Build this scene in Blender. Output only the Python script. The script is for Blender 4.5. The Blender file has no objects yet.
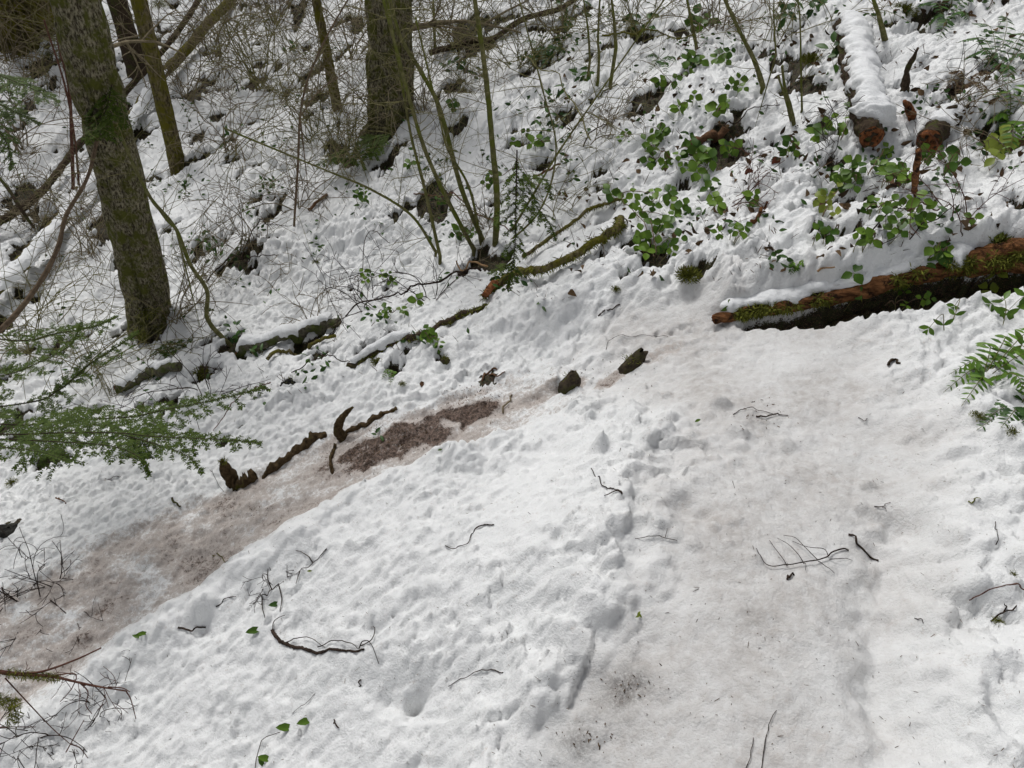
import bpy, math, random
import numpy as np
from mathutils import Matrix, Vector

random.seed(7)
rng = np.random.default_rng(11)
R = math.radians
S = bpy.context.scene
C = S.collection

# ------------------------------------------------------------------ camera
W, H = 1024, 768
F_PX = 769.0
PITCH, ROLL = 41.5, 5.5
CAM = np.array([0.0, 0.0, 1.6])
cam_data = bpy.data.cameras.new("camera")
cam = bpy.data.objects.new("camera", cam_data)
C.objects.link(cam)
cam_data.sensor_width = 36.0
cam_data.lens = F_PX / W * 36.0
cam_data.clip_start = 0.05
cam_data.clip_end = 400.0
ROT = Matrix.Rotation(R(90 - PITCH), 3, 'X') @ Matrix.Rotation(R(ROLL), 3, 'Z')
cam.matrix_world = Matrix.Translation(Vector(CAM)) @ ROT.to_4x4()
S.camera = cam
RM = np.array([list(r) for r in ROT])

# ------------------------------------------------------------------ world, sun, exposure
SUN_EL, SUN_AZ = 54.0, -40.0        # azimuth: 0 = +Y (beyond the slope), positive towards +X
world = bpy.data.worlds.new("World")
S.world = world
world.use_nodes = True
wn = world.node_tree
wn.nodes.clear()
sky = wn.nodes.new("ShaderNodeTexSky")
sky.sky_type = 'NISHITA'
sky.sun_disc = False
sky.sun_elevation = R(SUN_EL)
sky.sun_rotation = R(SUN_AZ)
sky.air_density = 1.0
sky.dust_density = 4.0
sky.ozone_density = 1.0
hs = wn.nodes.new("ShaderNodeHueSaturation")
hs.inputs['Saturation'].default_value = 0.20
bg = wn.nodes.new("ShaderNodeBackground")
bg.inputs['Strength'].default_value = 0.10
wo = wn.nodes.new("ShaderNodeOutputWorld")
wn.links.new(sky.outputs[0], hs.inputs['Color'])
wn.links.new(hs.outputs[0], bg.inputs['Color'])
wn.links.new(bg.outputs[0], wo.inputs[0])
sd = bpy.data.lights.new("sun", 'SUN')
sd.energy = 1.5
sd.angle = R(14)
sd.color = (1.0, 0.985, 0.96)
sun = bpy.data.objects.new("sun", sd)
C.objects.link(sun)
_el, _az = R(SUN_EL), R(SUN_AZ)
_sdir = Vector((math.sin(_az) * math.cos(_el), math.cos(_az) * math.cos(_el), math.sin(_el)))
sun.rotation_euler = _sdir.to_track_quat('Z', 'Y').to_euler()
S.view_settings.view_transform = 'Standard'
S.view_settings.look = 'None'
S.view_settings.exposure = 0.0
S.view_settings.gamma = 1.0
S.view_settings.use_curve_mapping = False
S.render.engine = 'CYCLES'
S.cycles.max_bounces = 6
S.cycles.diffuse_bounces = 4
S.cycles.use_denoising = True

# ------------------------------------------------------------------ noise
def _hash(ix, iy, iz, seed):
    h = (ix.astype(np.int64) * 374761393 + iy.astype(np.int64) * 668265263 + iz.astype(np.int64) * 2147483647 + seed * 1274126177) & 0xFFFFFFFF
    h = ((h ^ (h >> 13)) * 1274126177) & 0xFFFFFFFF
    h = ((h ^ (h >> 16)) * 2246822519) & 0xFFFFFFFF
    h = h ^ (h >> 15)
    return h.astype(np.float64) / 4294967295.0 * 2 - 1

def vn2(x, y, seed=0):
    ix, iy = np.floor(x), np.floor(y)
    fx, fy = x - ix, y - iy
    z = np.zeros_like(ix)
    ux, uy = fx * fx * fx * (fx * (fx * 6 - 15) + 10), fy * fy * fy * (fy * (fy * 6 - 15) + 10)
    def g(dx, dy):
        a = _hash(ix + dx, iy + dy, z, seed) * math.pi
        return np.cos(a) * (fx - dx) + np.sin(a) * (fy - dy)
    a = g(0, 0) * (1 - ux) + g(1, 0) * ux
    b = g(0, 1) * (1 - ux) + g(1, 1) * ux
    return (a * (1 - uy) + b * uy) * 1.5

def vn3(x, y, z, seed=0):
    ix, iy, iz = np.floor(x), np.floor(y), np.floor(z)
    fx, fy, fz = x - ix, y - iy, z - iz
    u, v, w = fx * fx * (3 - 2 * fx), fy * fy * (3 - 2 * fy), fz * fz * (3 - 2 * fz)
    r = 0
    for dx in (0, 1):
        for dy in (0, 1):
            for dz in (0, 1):
                r = r + _hash(ix + dx, iy + dy, iz + dz, seed) * (u if dx else 1 - u) * (v if dy else 1 - v) * (w if dz else 1 - w)
    return r

def fbm(x, y, oct=3, seed=0):
    r, a = 0, 1.0
    for k in range(oct):
        r = r + a * vn2(x * 2 ** k + 17.3 * k, y * 2 ** k - 9.1 * k, seed + k)
        a *= 0.5
    return r

def sst(a, b, v):
    t = np.clip((v - a) / (b - a), 0, 1)
    return t * t * (3 - 2 * t)

# ------------------------------------------------------------------ camera rays
def ray(px, py):
    v = np.array([(px - W / 2) / F_PX, -(py - H / 2) / F_PX, -1.0])
    return RM @ v                                   # scaled so that its length along the view axis is 1

def at_d(px, py, d):
    return CAM + ray(px, py) * d

# ------------------------------------------------------------------ terrain: a smooth hill through surveyed points
CTRL = [(0,768,2.6),(200,768,2.33),(400,768,2.0),(600,768,1.66),(740,768,1.54),(880,768,1.50),(1024,768,1.46),
 (0,650,2.85),(200,620,2.68),(400,600,2.25),(600,600,1.9),(780,600,1.80),(900,600,1.80),(1024,600,1.70),
 (0,500,3.7),(120,470,3.55),(200,545,2.98),(330,468,3.02),(300,520,2.75),(450,490,2.55),(600,480,2.25),(790,460,2.20),(900,460,2.18),(1024,450,2.08),
 (440,425,2.95),(540,400,2.92),(640,350,2.86),(740,345,2.72),(860,350,2.58),(1024,330,2.50),(700,400,2.48),(560,440,2.6),
 (250,430,3.5),(350,370,3.6),(480,330,3.45),(600,290,3.2),(720,290,2.95),(860,260,2.85),(1024,235,2.72),
 (155,320,4.8),(0,380,4.7),(300,300,4.4),(480,240,4.05),(650,220,3.45),(800,190,3.25),(1024,150,3.05),
 (0,250,6.3),(170,165,6.6),(390,120,5.3),(580,100,4.6),(750,80,4.1),(870,130,3.45),(1024,0,3.8),
 (0,0,9.5),(200,0,8.3),(400,0,7.0),(600,0,5.7),(800,0,4.7)]
_far = [(-12,1,-4.6),(-14,14,-3.6),(0,20,3.6),(10,15,6.0),(11,2,4.2),(5,-6,1.2),(-8,-8,-4.8),(3,0,.5),(3.5,3,1.25),(0,-2,.25)]
_cp = np.array([at_d(*c) for c in CTRL] + [list(p) for p in _far])
def _tps_fit(P, lam=2e-3):
    n = len(P)
    d = np.hypot(P[:, None, 0] - P[None, :, 0], P[:, None, 1] - P[None, :, 1])
    K = np.where(d > 0, d * d * np.log(d + 1e-12), 0) + lam * np.eye(n)
    Q = np.c_[np.ones(n), P[:, 0], P[:, 1]]
    A = np.block([[K, Q], [Q.T, np.zeros((3, 3))]])
    return np.linalg.solve(A, np.r_[P[:, 2], 0, 0, 0])
_w = _tps_fit(_cp)
_pl = np.linalg.lstsq(np.c_[np.ones(len(_cp)), _cp[:, :2]], _cp[:, 2], rcond=None)[0]
def base_z(x, y):
    x = np.asarray(x, float); y = np.asarray(y, float)
    r = _w[-3] + _w[-2] * x + _w[-1] * y
    for i in range(len(_cp)):
        d2 = (x - _cp[i, 0]) ** 2 + (y - _cp[i, 1]) ** 2 + 1e-12
        r = r + _w[i] * d2 * 0.5 * np.log(d2)
    far = sst(11, 22, np.hypot(x, y))
    return r * (1 - far) + (_pl[0] + _pl[1] * x + _pl[2] * y) * far

def hit_fn(px, py, zf, t0=0.8, t1=25.0):
    d = ray(px, py)
    t = np.arange(t0, t1, 0.02)
    P = CAM[None] + d[None] * t[:, None]
    under = P[:, 2] < zf(P[:, 0], P[:, 1])
    if not under.any():
        return CAM + d * 12.0
    i = int(np.argmax(under))
    a, b = t[max(i - 1, 0)], t[i]
    for _ in range(12):
        m = 0.5 * (a + b); p = CAM + d * m
        if p[2] < float(zf(p[0:1], p[1:2])[0]): b = m
        else: a = m
    return CAM + d * 0.5 * (a + b)
def B(px, py): return hit_fn(px, py, base_z)

def poly_dist(x, y, pts):
    """distance to a polyline, its signed side and the parameter along it"""
    best = np.full(x.shape, 1e9); side = np.zeros(x.shape); par = np.zeros(x.shape)
    L = 0.0
    for (ax, ay), (bx, by) in zip(pts[:-1], pts[1:]):
        dx, dy = bx - ax, by - ay
        l = math.hypot(dx, dy)
        t = np.clip(((x - ax) * dx + (y - ay) * dy) / (l * l), 0, 1)
        ex, ey = x - ax - t * dx, y - ay - t * dy
        d = np.hypot(ex, ey)
        m = d < best
        best = np.where(m, d, best)
        side = np.where(m, np.sign(dx * ey - dy * ex), side)
        par = np.where(m, L + t * l, par)
        L += l
    return best, side, par
def wpoly(pix): return [tuple(B(*p)[:2]) for p in pix]

T1 = wpoly([(690,900),(700,768),(755,660),(780,560),(810,470),(800,400),(760,352),(690,345)])
T2 = wpoly([(720,343),(630,362),(560,388),(490,408),(420,430),(340,462),(270,498),(200,536),(105,580),(0,642),(-150,740)])
EDGE = wpoly([(-300,620),(0,498),(100,478),(230,462),(340,405),(480,352),(600,298),(715,306),(850,296),(1024,275),(1250,250)])
GROOVE = wpoly([(905,520),(885,600),(890,660),(910,720),(915,800)])
LOGLINE = wpoly([(745,322),(800,316),(860,308),(920,297),(980,284),(1060,262)])
BANK = wpoly([(700,318),(745,310),(800,300),(850,288),(905,272),(950,260),(990,250),(1070,238)])

def _axis(lo, hi, step, far, grow=1.09):
    a = list(np.arange(lo, hi, step))
    s, v = step, hi
    while v < far: a.append(v); s *= grow; v += s
    s, v = step, lo
    b = []
    while v > -far: s *= grow; v -= s; b.append(v)
    return np.array(b[::-1] + a)
def _fine(parts, lo_far, hi_far, g):
    a = np.concatenate([np.arange(p0, p1, st) for p0, p1, st in parts]); lo, hi = parts[0], parts[-1]
    up, v, s = [], a[-1], hi[2]
    while v < hi_far: s *= g; v += s; up.append(v)
    dn, v, s = [], a[0], lo[2]
    while v > lo_far: s *= g; v -= s; dn.append(v)
    return np.concatenate([dn[::-1], a, up])
GX = _fine([(-5.6, -2.6, .0145), (-2.6, 2.4, .0085)], -60, 60, 1.09)
GY = _fine([(.4, 4.3, .009), (4.3, 9.6, .016)], -60, 60, 1.08)
X, Y = np.meshgrid(GX, GY)
Z0 = base_z(X, Y)

d1, s1, p1 = poly_dist(X, Y, T1)
d2, s2, p2 = poly_dist(X, Y, T2)
ey = np.interp(X, [p[0] for p in sorted(EDGE)], [p[1] for p in sorted(EDGE)])
wob = 0.06 * fbm(X * 3, Y * 3, 3, 5)
hill = sst(-0.05, 0.14, Y - ey + wob)
tr1 = 1 - sst(0.16, 0.50, d1 + 1.6 * wob + .05 * vn2(X * 9, Y * 9, 15))
near2 = (s2 > 0)        # the mound's side of the lower leg
W2 = 0.14 + 0.11 * np.clip(p2 / 2.0, 0, 1.3)
tr2 = 1 - sst(W2 * 0.75, W2 * 1.35, d2 + 0.7 * wob)
rest = (1 - hill)

def puff(x, y, s, seed):           # rounded tops, creased hollows
    return np.abs(vn2(x / s, y / s, seed)) * 1.6 - 0.35
def ridg(x, y, s, seed):
    return 0.5 - np.abs(vn2(x / s, y / s, seed)) * 1.4

def crust(x, y, s, seed, oct=4):
    r, am = 0, 1.0
    for k in range(oct):
        q = s / 2.05 ** k
        wxx = x + .45 * q * vn2(x / q * .7 + 31, y / q * .7, seed + 20 + k); wyy = y + .45 * q * vn2(x / q * .7, y / q * .7 + 57, seed + 30 + k)
        r = r + am * (np.sqrt(np.abs(vn2(wxx / q, wyy / q, seed + k)) + .006) - .52); am *= .60
    return r
def cell(x, y, s, seed, warp=.35):
    """distance to the nearest of jittered points, in cells, and that point's own random number"""
    x_ = x / s + warp * vn2(x / s * .8, y / s * .8, seed + 1) + .12 * vn2(x / s * 3, y / s * 3, seed + 3); y_ = y / s + warp * vn2(x / s * .8 + 40, y / s * .8, seed + 2) + .12 * vn2(x / s * 3 + 9, y / s * 3, seed + 4)
    ix, iy = np.floor(x_), np.floor(y_); z = np.zeros_like(ix); best = np.full(x.shape, 9.0); rid = np.zeros(x.shape)
    for dx in (-1, 0, 1):
        for dy in (-1, 0, 1):
            cx = ix + dx + .5 + .42 * _hash(ix + dx, iy + dy, z, seed); cy = iy + dy + .5 + .42 * _hash(ix + dx, iy + dy, z, seed + 9)
            q = (x_ - cx) ** 2 + (y_ - cy) ** 2; m = q < best
            best = np.where(m, q, best); rid = np.where(m, _hash(ix + dx, iy + dy, z, seed + 5), rid)
    return np.sqrt(best), rid
wx, wy = X + 0.05 * vn2(X * 5, Y * 5, 40), Y + 0.05 * vn2(X * 5, Y * 5, 41)
h = np.zeros_like(X)
amp = 1 - 0.78 * np.maximum(tr1, 0.55 * tr2)
# the open snow between the two legs
patch = np.clip(.55 + 1.1 * vn2(X * 1.9, Y * 1.9, 6), .12, 1.3)
steep = sst(-.1, -.6, X)                                   # the finer-grained face above the lower leg
h += rest * amp * (0.026 * fbm(wx * 2.4, wy * 2.4, 2, 1) + (0.036 * (1 - .35 * steep)) * patch * crust(X, Y, .17, 2, 5) + .013 * crust(X, Y, .062, 3, 3) + 0.004 * vn2(X / 0.02, Y / 0.02, 4))
offt = (1 - tr1) * (1 - tr2)
c1, q1 = cell(X, Y * 1.25, .125, 101); c2, q2 = cell(X, Y * 1.2, .052, 111); c3, q3 = cell(X, Y, .21, 121); c4, q4 = cell(X, Y, .085, 131)
leftm = rest * offt * sst(.75, .35, X - .15 * Y)           # melt cups with sharp rims on the mound
cups = np.clip(.6 + .9 * vn2(X * 2.3, Y * 2.3, 16), .1, 1.3)
h += leftm * cups * (.048 * (c1 ** 2 - .2) * (.5 + .5 * q1) + .020 * (c2 ** 2 - .2) + .010 * q1 * (c1 < .9))
rightm = rest * offt * (1 - sst(.75, .35, X - .15 * Y))    # rounded lumps at the outer side of the upper leg
h += rightm * (-.085 * (c3 ** 2 - .2) * (.6 + .4 * q3) - .034 * (c4 ** 2 - .2))
lump_b = rest * np.exp(-((d1 - .40) / .17) ** 2) * sst(.6, .2, X - .15 * Y)
h += lump_b * (.020 * q4 * sst(.62, .45, c4) + .028 * q3 * sst(.6, .4, c3))
h += offt * (.0055 + .004 * hill) * crust(X, Y, .034, 63, 2) + offt * (.003 + .003 * hill) * vn2(X / .017, Y / .017, 64)
nearedge = (1 - hill) * sst(.55, .1, np.abs(Y - ey))
h += offt * nearedge * .016 * crust(X, Y, .06, 67, 3)
# wind and melt ripples on the face of the mound
u_, v_ = X * 0.80 + Y * 0.60, -X * 0.60 + Y * 0.80
rip = ridg(u_ + 0.03 * vn2(X * 9, Y * 9, 8), v_ * 2.6, 0.10, 9)
mound = rest * (1 - tr1) * (1 - tr2)
h += mound * sst(0.9, 0.2, X + 0.3) * 0.008 * rip
# lumps beside the upper leg
berm = mound * np.exp(-((d1 - 0.42) / 0.14) ** 2)
h += berm * (0.030 + 0.040 * crust(X, Y, .15, 12, 4))
# the forest slope: snow lying in clumps over brush
hx, hy = X + 0.10 * vn2(X * 2.6, Y * 2.6, 42), Y + 0.10 * vn2(X * 2.6, Y * 2.6, 43)
rough = np.clip(0.75 + 0.9 * vn2(X * 1.4, Y * 1.4, 25), 0.15, 1.5)
h += hill * (0.09 * fbm(X * 1.3, Y * 1.3, 3, 20) + rough * (0.030 * puff(hx, hy, 0.24, 21) + 0.040 * crust(hx, hy, 0.13, 22, 3) + 0.018 * vn2(X / 0.07, Y / 0.07, 26)) + 0.016 * crust(X, Y, .06, 23, 3) + 0.006 * vn2(X / 0.024, Y / 0.024, 24))
h += (1 - hill) * sst(0.35, 0.0, np.abs(Y - ey)) * (1 - tr1) * (1 - tr2) * 0.03 * crust(X, Y, .09, 29, 4)
# tread texture
h += tr2 * (0.013 * vn2(X / 0.05, Y / 0.05, 30) + 0.006 * vn2(X / 0.022, Y / 0.022, 31))
h += tr1 * (0.006 * vn2(X / 0.12, Y / 0.12, 33) + 0.003 * vn2(X / 0.03, Y / 0.03, 34))
# cut of the lower leg with the mound's snow standing over it
leg = sst(0.35, 0.9, p2)
sdn = s2 * d2
h -= leg * (0.028 + 0.027 * sst(-.12, .12, sdn)) * (1 - sst(W2 * 0.8, W2 * 1.15, d2 + 0.6 * wob)) * rest
side_d = np.where(near2, d2, 9)
h += leg * 0.055 * np.exp(-((side_d - W2 * 1.45) / 0.09) ** 2) * (1 + 0.8 * vn2(X / 0.12, Y / 0.12, 36)) * (1 - tr2)
h -= 0.026 * tr1
dg, _, _ = poly_dist(X, Y, GROOVE)
h -= 0.055 * np.exp(-(dg / 0.075) ** 2) * (1 + .4 * vn2(X / .08, Y / .08, 77))

def dent(px, py, r, dep, sharp=2.0):
    global h
    c = B(px, py)
    h -= dep * np.exp(-(np.hypot(X - c[0], Y - c[1]) / r) ** sharp)
for px, py, r, dep in [(655,478,.06,.035),(690,500,.05,.04),(640,500,.04,.03),(708,506,.02,.03),(418,694,.032,.085),(396,680,.07,.035),(660,640,.05,.012),
        (595,560,.04,.018),(205,628,.035,.03),(188,632,.03,.02),(690,405,.05,.02),(560,545,.05,.02),(520,610,.07,.02),(310,560,.05,.02),
        (895,690,.07,.03),(990,620,.07,.04),(985,560,.05,.02),(800,438,.08,.012),(540,440,.06,.015),(480,470,.06,.02),(360,500,.05,.02),
        (548,340,.03,.03),(500,335,.05,.03),(1010,690,.06,.03),(940,650,.05,.02),(300,620,.035,.03),(270,600,.03,.03),(450,560,.05,.015)]:
    dent(px, py, r, dep, 2.4)
for px, py, r, dep in [(670,480,.05,-.03),(716,400,.035,-.035),(662,392,.04,-.02),(625,470,.035,-.02),(735,425,.03,-.02),(745,430,.02,-.025),
        (590,470,.05,-.012),(960,585,.05,-.03),(1010,560,.05,-.035),(925,420,.06,-.03),(980,415,.06,-.05),(1010,440,.05,-.045),(200,618,.04,-.035),
        (540,680,.03,-.02),(600,655,.025,-.02),(935,610,.04,-.02),(790,435,.03,-.015),(810,430,.03,-.015)]:
    dent(px, py, r, dep, 2.6)
# small icy pinnacle and the ridge beneath it
c = B(598, 452); dd = np.hypot((X - c[0]) * 1.25, Y - c[1])
h += 0.075 * np.clip(1 - dd / 0.036, 0, 1) ** 0.8 + 0.022 * np.exp(-(dd / 0.07) ** 2)
# thrown snow clods
for _ in range(260):
    k = rng.random()
    if k < .45: q = B(rng.uniform(540, 760), rng.uniform(375, 560))
    elif k < .75: q = B(rng.uniform(860, 1024), rng.uniform(380, 768))
    else: q = B(rng.uniform(0, 520), rng.uniform(430, 640))
    r_ = rng.uniform(.008, .026)
    i0, i1 = np.searchsorted(GX, [q[0] - r_ * 1.1, q[0] + r_ * 1.1]); j0, j1 = np.searchsorted(GY, [q[1] - r_ * 1.1, q[1] + r_ * 1.1])
    sx, sy = X[j0:j1, i0:i1] - q[0], Y[j0:j1, i0:i1] - q[1]
    h[j0:j1, i0:i1] += 0.55 * r_ * np.sqrt(np.clip(1 - (sx * sx + sy * sy) / (r_ * r_), 0, 1))

# bare ground showing between the clumps on the slope
bn = fbm(X * 2.6 + 3, Y * 2.6, 3, 50) + 0.30 * fbm(X * 11, Y * 11, 2, 55)
region = hill * sst(0.02, 0.25, Y - ey)
bare = region * sst(0.46, 0.54, bn - .22 * sst(-.4, .6, X) * sst(4.2, 3.2, Y) + 0.10 * sst(4.5, 7.5, Y))
BARE_SPOTS = [(835,76,.055,.14),(888,55,.06,.12),(900,85,.05,.06),(835,160,.10,.05),(800,215,.05,.12),(790,165,.06,.06),(845,200,.09,.09),(895,150,.06,.08),(930,150,.05,.04),
   (780,125,.04,.05),(765,205,.05,.05),(655,262,.10,.04),(630,250,.07,.05),(700,275,.06,.03),(600,262,.04,.04),(740,240,.06,.03),(800,50,.16,.06),(760,45,.12,.05),
   (640,35,.16,.05),(540,60,.18,.06),(570,110,.10,.05),(545,150,.10,.05),(560,20,.2,.06),(930,20,.12,.07),(960,85,.07,.05),(1010,215,.05,.04),(290,382,.07,.06),
   (205,372,.09,.08),(130,385,.05,.05),(365,352,.07,.04),(395,372,.05,.05),(488,378,.05,.02),(440,362,.03,.02),(300,332,.10,.04),(12,525,.05,.04),(20,440,.06,.04),(950,165,.03,.03),
   (510,245,.06,.04),(480,250,.07,.05),(475,40,.2,.05),(500,20,.2,.05),(220,240,.14,.04),(150,335,.12,.08),(385,130,.10,.07),(170,172,.10,.07),(20,190,.25,.08),(40,60,.3,.1),
   (250,270,.08,.04),(815,245,.05,.03),(870,215,.06,.04),(712,185,.04,.03),(690,170,.05,.03),(1000,115,.08,.05),(330,110,.08,.06),(600,95,.08,.04)]
_r = np.random.default_rng(5)
BARE_SPOTS += [(_r.uniform(745, 965), _r.uniform(25, 250), _r.uniform(.025, .055), _r.uniform(.03, .09)) for _ in range(34)]
BARE_SPOTS += [(_r.uniform(600, 740), _r.uniform(130, 280), _r.uniform(.02, .05), _r.uniform(.03, .07)) for _ in range(12)]
for px, py, r_, dep in BARE_SPOTS:
    c = B(px, py)
    d = np.hypot(X - c[0], (Y - c[1])) / r_ + 0.55 * vn2(X / (0.45 * r_), Y / (0.45 * r_), int(px)) + 0.3 * vn2(X / 0.02, Y / 0.02, 61)
    m = 1 - sst(0.62, 0.85, d)
    bare = np.maximum(bare, m * (Y - ey > -0.4))
    h -= dep * 0.6 * np.exp(-(np.hypot(X - c[0], Y - c[1]) / (r_ * 1.1)) ** 4) * hill
dl, sl, pl_ = poly_dist(X, Y, LOGLINE)
wl = .010 + .026 * sst(0, .28, pl_)
under = (1 - sst(.8, 1.2, (dl + 0.014 * vn2(X / .035, Y / .035, 70)) / wl))
dbk, sbk, _ = poly_dist(X, Y, BANK)
dlc = np.abs(dbk)
slot = (sbk < 0) * sst(-.005, .012, sl * dl) * sst(.0, .02, pl_ + .01 * vn2(X / .03, Y / .03, 74)) * (dl < .3)
under = np.maximum(under, slot)
bare = np.maximum(bare, under)
h -= 0.11 * under
db, sb, pb = poly_dist(X, Y, BANK)
upb = (sb > 0) * sst(0.0, 0.10, pb)
h += upb * 0.085 * sst(0.015, 0.06, db) * (1 - sst(0.10, 0.55, db)) * (1 + .4 * vn2(X / .12, Y / .12, 71)) + upb * (1 - sst(.1, .4, db)) * (.035 * crust(X, Y, .09, 73, 4) + .012 * vn2(X / .04, Y / .04, 75))
h -= 0.06 * bare * hill
h += bare * hill * 0.018 * vn2(X / .03, Y / .03, 72)
Z = Z0 + h

# dirt carried onto the treads
mud = np.zeros_like(X)
mud = np.maximum(mud, leg * tr2 * (0.50 + 0.30 * fbm(X * 5, Y * 5, 3, 80)))
for px, py, rx, ry, m_ in [(375,446,.17,.12,1.05),(420,424,.20,.12,1.05),(465,405,.15,.09,1.15),(355,452,.10,.12,1.0),(310,470,.12,.08,.5),(575,378,.06,.05,.6),(610,374,.07,.04,.7),(535,396,.14,.05,.55),(505,404,.10,.05,.6),(660,350,.12,.05,.35),(300,500,.2,.1,.6),(230,520,.25,.12,.55),
        (200,530,.3,.1,.25),(250,505,.2,.12,.35)]:
    c = B(px, py)
    ca, sa = math.cos(R(14)), math.sin(R(14))
    ax, ay = (X - c[0]) * ca + (Y - c[1]) * sa, -(X - c[0]) * sa + (Y - c[1]) * ca
    mud = np.maximum(mud, m_ * (1 - sst(0.55, 1.1, np.hypot(ax / rx, ay / ry) + 0.42 * fbm(X * 9, Y * 9, 3, 84))))
grime = tr1 * (0.78 + 0.35 * fbm(X * 4, Y * 4, 3, 90))
soot = np.zeros_like(X)
for px, py, rx, m_ in [(628,680,.05,1.0),(615,700,.07,.5),(580,740,.05,.8),(565,755,.06,.45),(755,608,.035,.45),(730,550,.03,.3),(790,700,.03,.2),(625,690,.03,1.0),(760,417,.05,.5),(880,480,.03,.5),(882,505,.03,.4)]:
    c = B(px, py)
    soot = np.maximum(soot, m_ * np.exp(-(np.hypot(X - c[0], Y - c[1]) / rx) ** 2))
Z = Z + np.clip(mud - .45, 0, 1) * (0.022 * vn2(X / .035, Y / .035, 87) + 0.014 * vn2(X / .018, Y / .018, 88)) + np.clip(soot, 0, 1) * (0.010 * vn2(X / .03, Y / .03, 89) + .008 * vn2(X / .017, Y / .017, 92))

from bisect import bisect_right
def Gz(x, y):
    x = np.atleast_1d(np.asarray(x, float)); y = np.atleast_1d(np.asarray(y, float))
    i = np.clip(np.searchsorted(GX, x) - 1, 0, len(GX) - 2); j = np.clip(np.searchsorted(GY, y) - 1, 0, len(GY) - 2)
    a = np.clip((x - GX[i]) / (GX[i + 1] - GX[i]), 0, 1); b = np.clip((y - GY[j]) / (GY[j + 1] - GY[j]), 0, 1)
    return (Z[j, i] * (1 - a) + Z[j, i + 1] * a) * (1 - b) + (Z[j + 1, i] * (1 - a) + Z[j + 1, i + 1] * a) * b
def G(px, py): return hit_fn(px, py, Gz)
def gz1(x, y): return float(Gz(x, y)[0])
def on_plane(px, py, Yp):
    d = ray(px, py); return CAM + d * ((Yp - CAM[1]) / d[1])

# ------------------------------------------------------------------ materials
def mat(name, build):
    m = bpy.data.materials.new(name); m.use_nodes = True
    nt = m.node_tree; nt.nodes.clear()
    o = nt.nodes.new("ShaderNodeOutputMaterial"); p = nt.nodes.new("ShaderNodeBsdfPrincipled")
    nt.links.new(p.outputs[0], o.inputs[0])
    build(nt, p); return m
def N(nt, t, **kw):
    n = nt.nodes.new(t)
    for k, v in kw.items():
        if k in n.inputs.keys(): n.inputs[k].default_value = v
        else: setattr(n, k, v)
    return n
def noise_tex(nt, scale, detail=4, rough=.55, stretch=None, coord='Object'):
    tc = N(nt, "ShaderNodeTexCoord"); mp = N(nt, "ShaderNodeMapping")
    if stretch: mp.inputs['Scale'].default_value = stretch
    n = N(nt, "ShaderNodeTexNoise"); n.inputs['Scale'].default_value = scale; n.inputs['Detail'].default_value = detail; n.inputs['Roughness'].default_value = rough
    nt.links.new(tc.outputs[coord], mp.inputs[0]); nt.links.new(mp.outputs[0], n.inputs[0])
    return n.outputs[0]
def ramp(nt, fac, stops):
    r = N(nt, "ShaderNodeValToRGB"); cr = r.color_ramp
    while len(cr.elements) < len(stops): cr.elements.new(0.5)
    for e, (p, c) in zip(cr.elements, stops):
        e.position = p; e.color = (c[0], c[1], c[2], 1) if len(c) == 3 else c
    nt.links.new(fac, r.inputs[0]); return r.outputs[0]
def mixc(nt, f, a, b):
    m = N(nt, "ShaderNodeMix", data_type='RGBA')
    for s, v in ((m.inputs[0], f), (m.inputs[6], a), (m.inputs[7], b)):
        if isinstance(v, (int, float)): s.default_value = v
        elif isinstance(v, tuple): s.default_value = (*v, 1)
        else: nt.links.new(v, s)
    return m.outputs[2]
def mth(nt, op, a, b=None, clamp=False):
    m = N(nt, "ShaderNodeMath", operation=op); m.use_clamp = clamp
    for s, v in ((m.inputs[0], a), (m.inputs[1], b)):
        if v is None: continue
        if isinstance(v, (int, float)): s.default_value = v
        else: nt.links.new(v, s)
    return m.outputs[0]
def bump(nt, p, height, dist, strength=1.0):
    b = N(nt, "ShaderNodeBump"); b.inputs['Distance'].default_value = dist; b.inputs['Strength'].default_value = strength
    nt.links.new(height, b.inputs['Height']); nt.links.new(b.outputs[0], p.inputs['Normal'])

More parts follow.
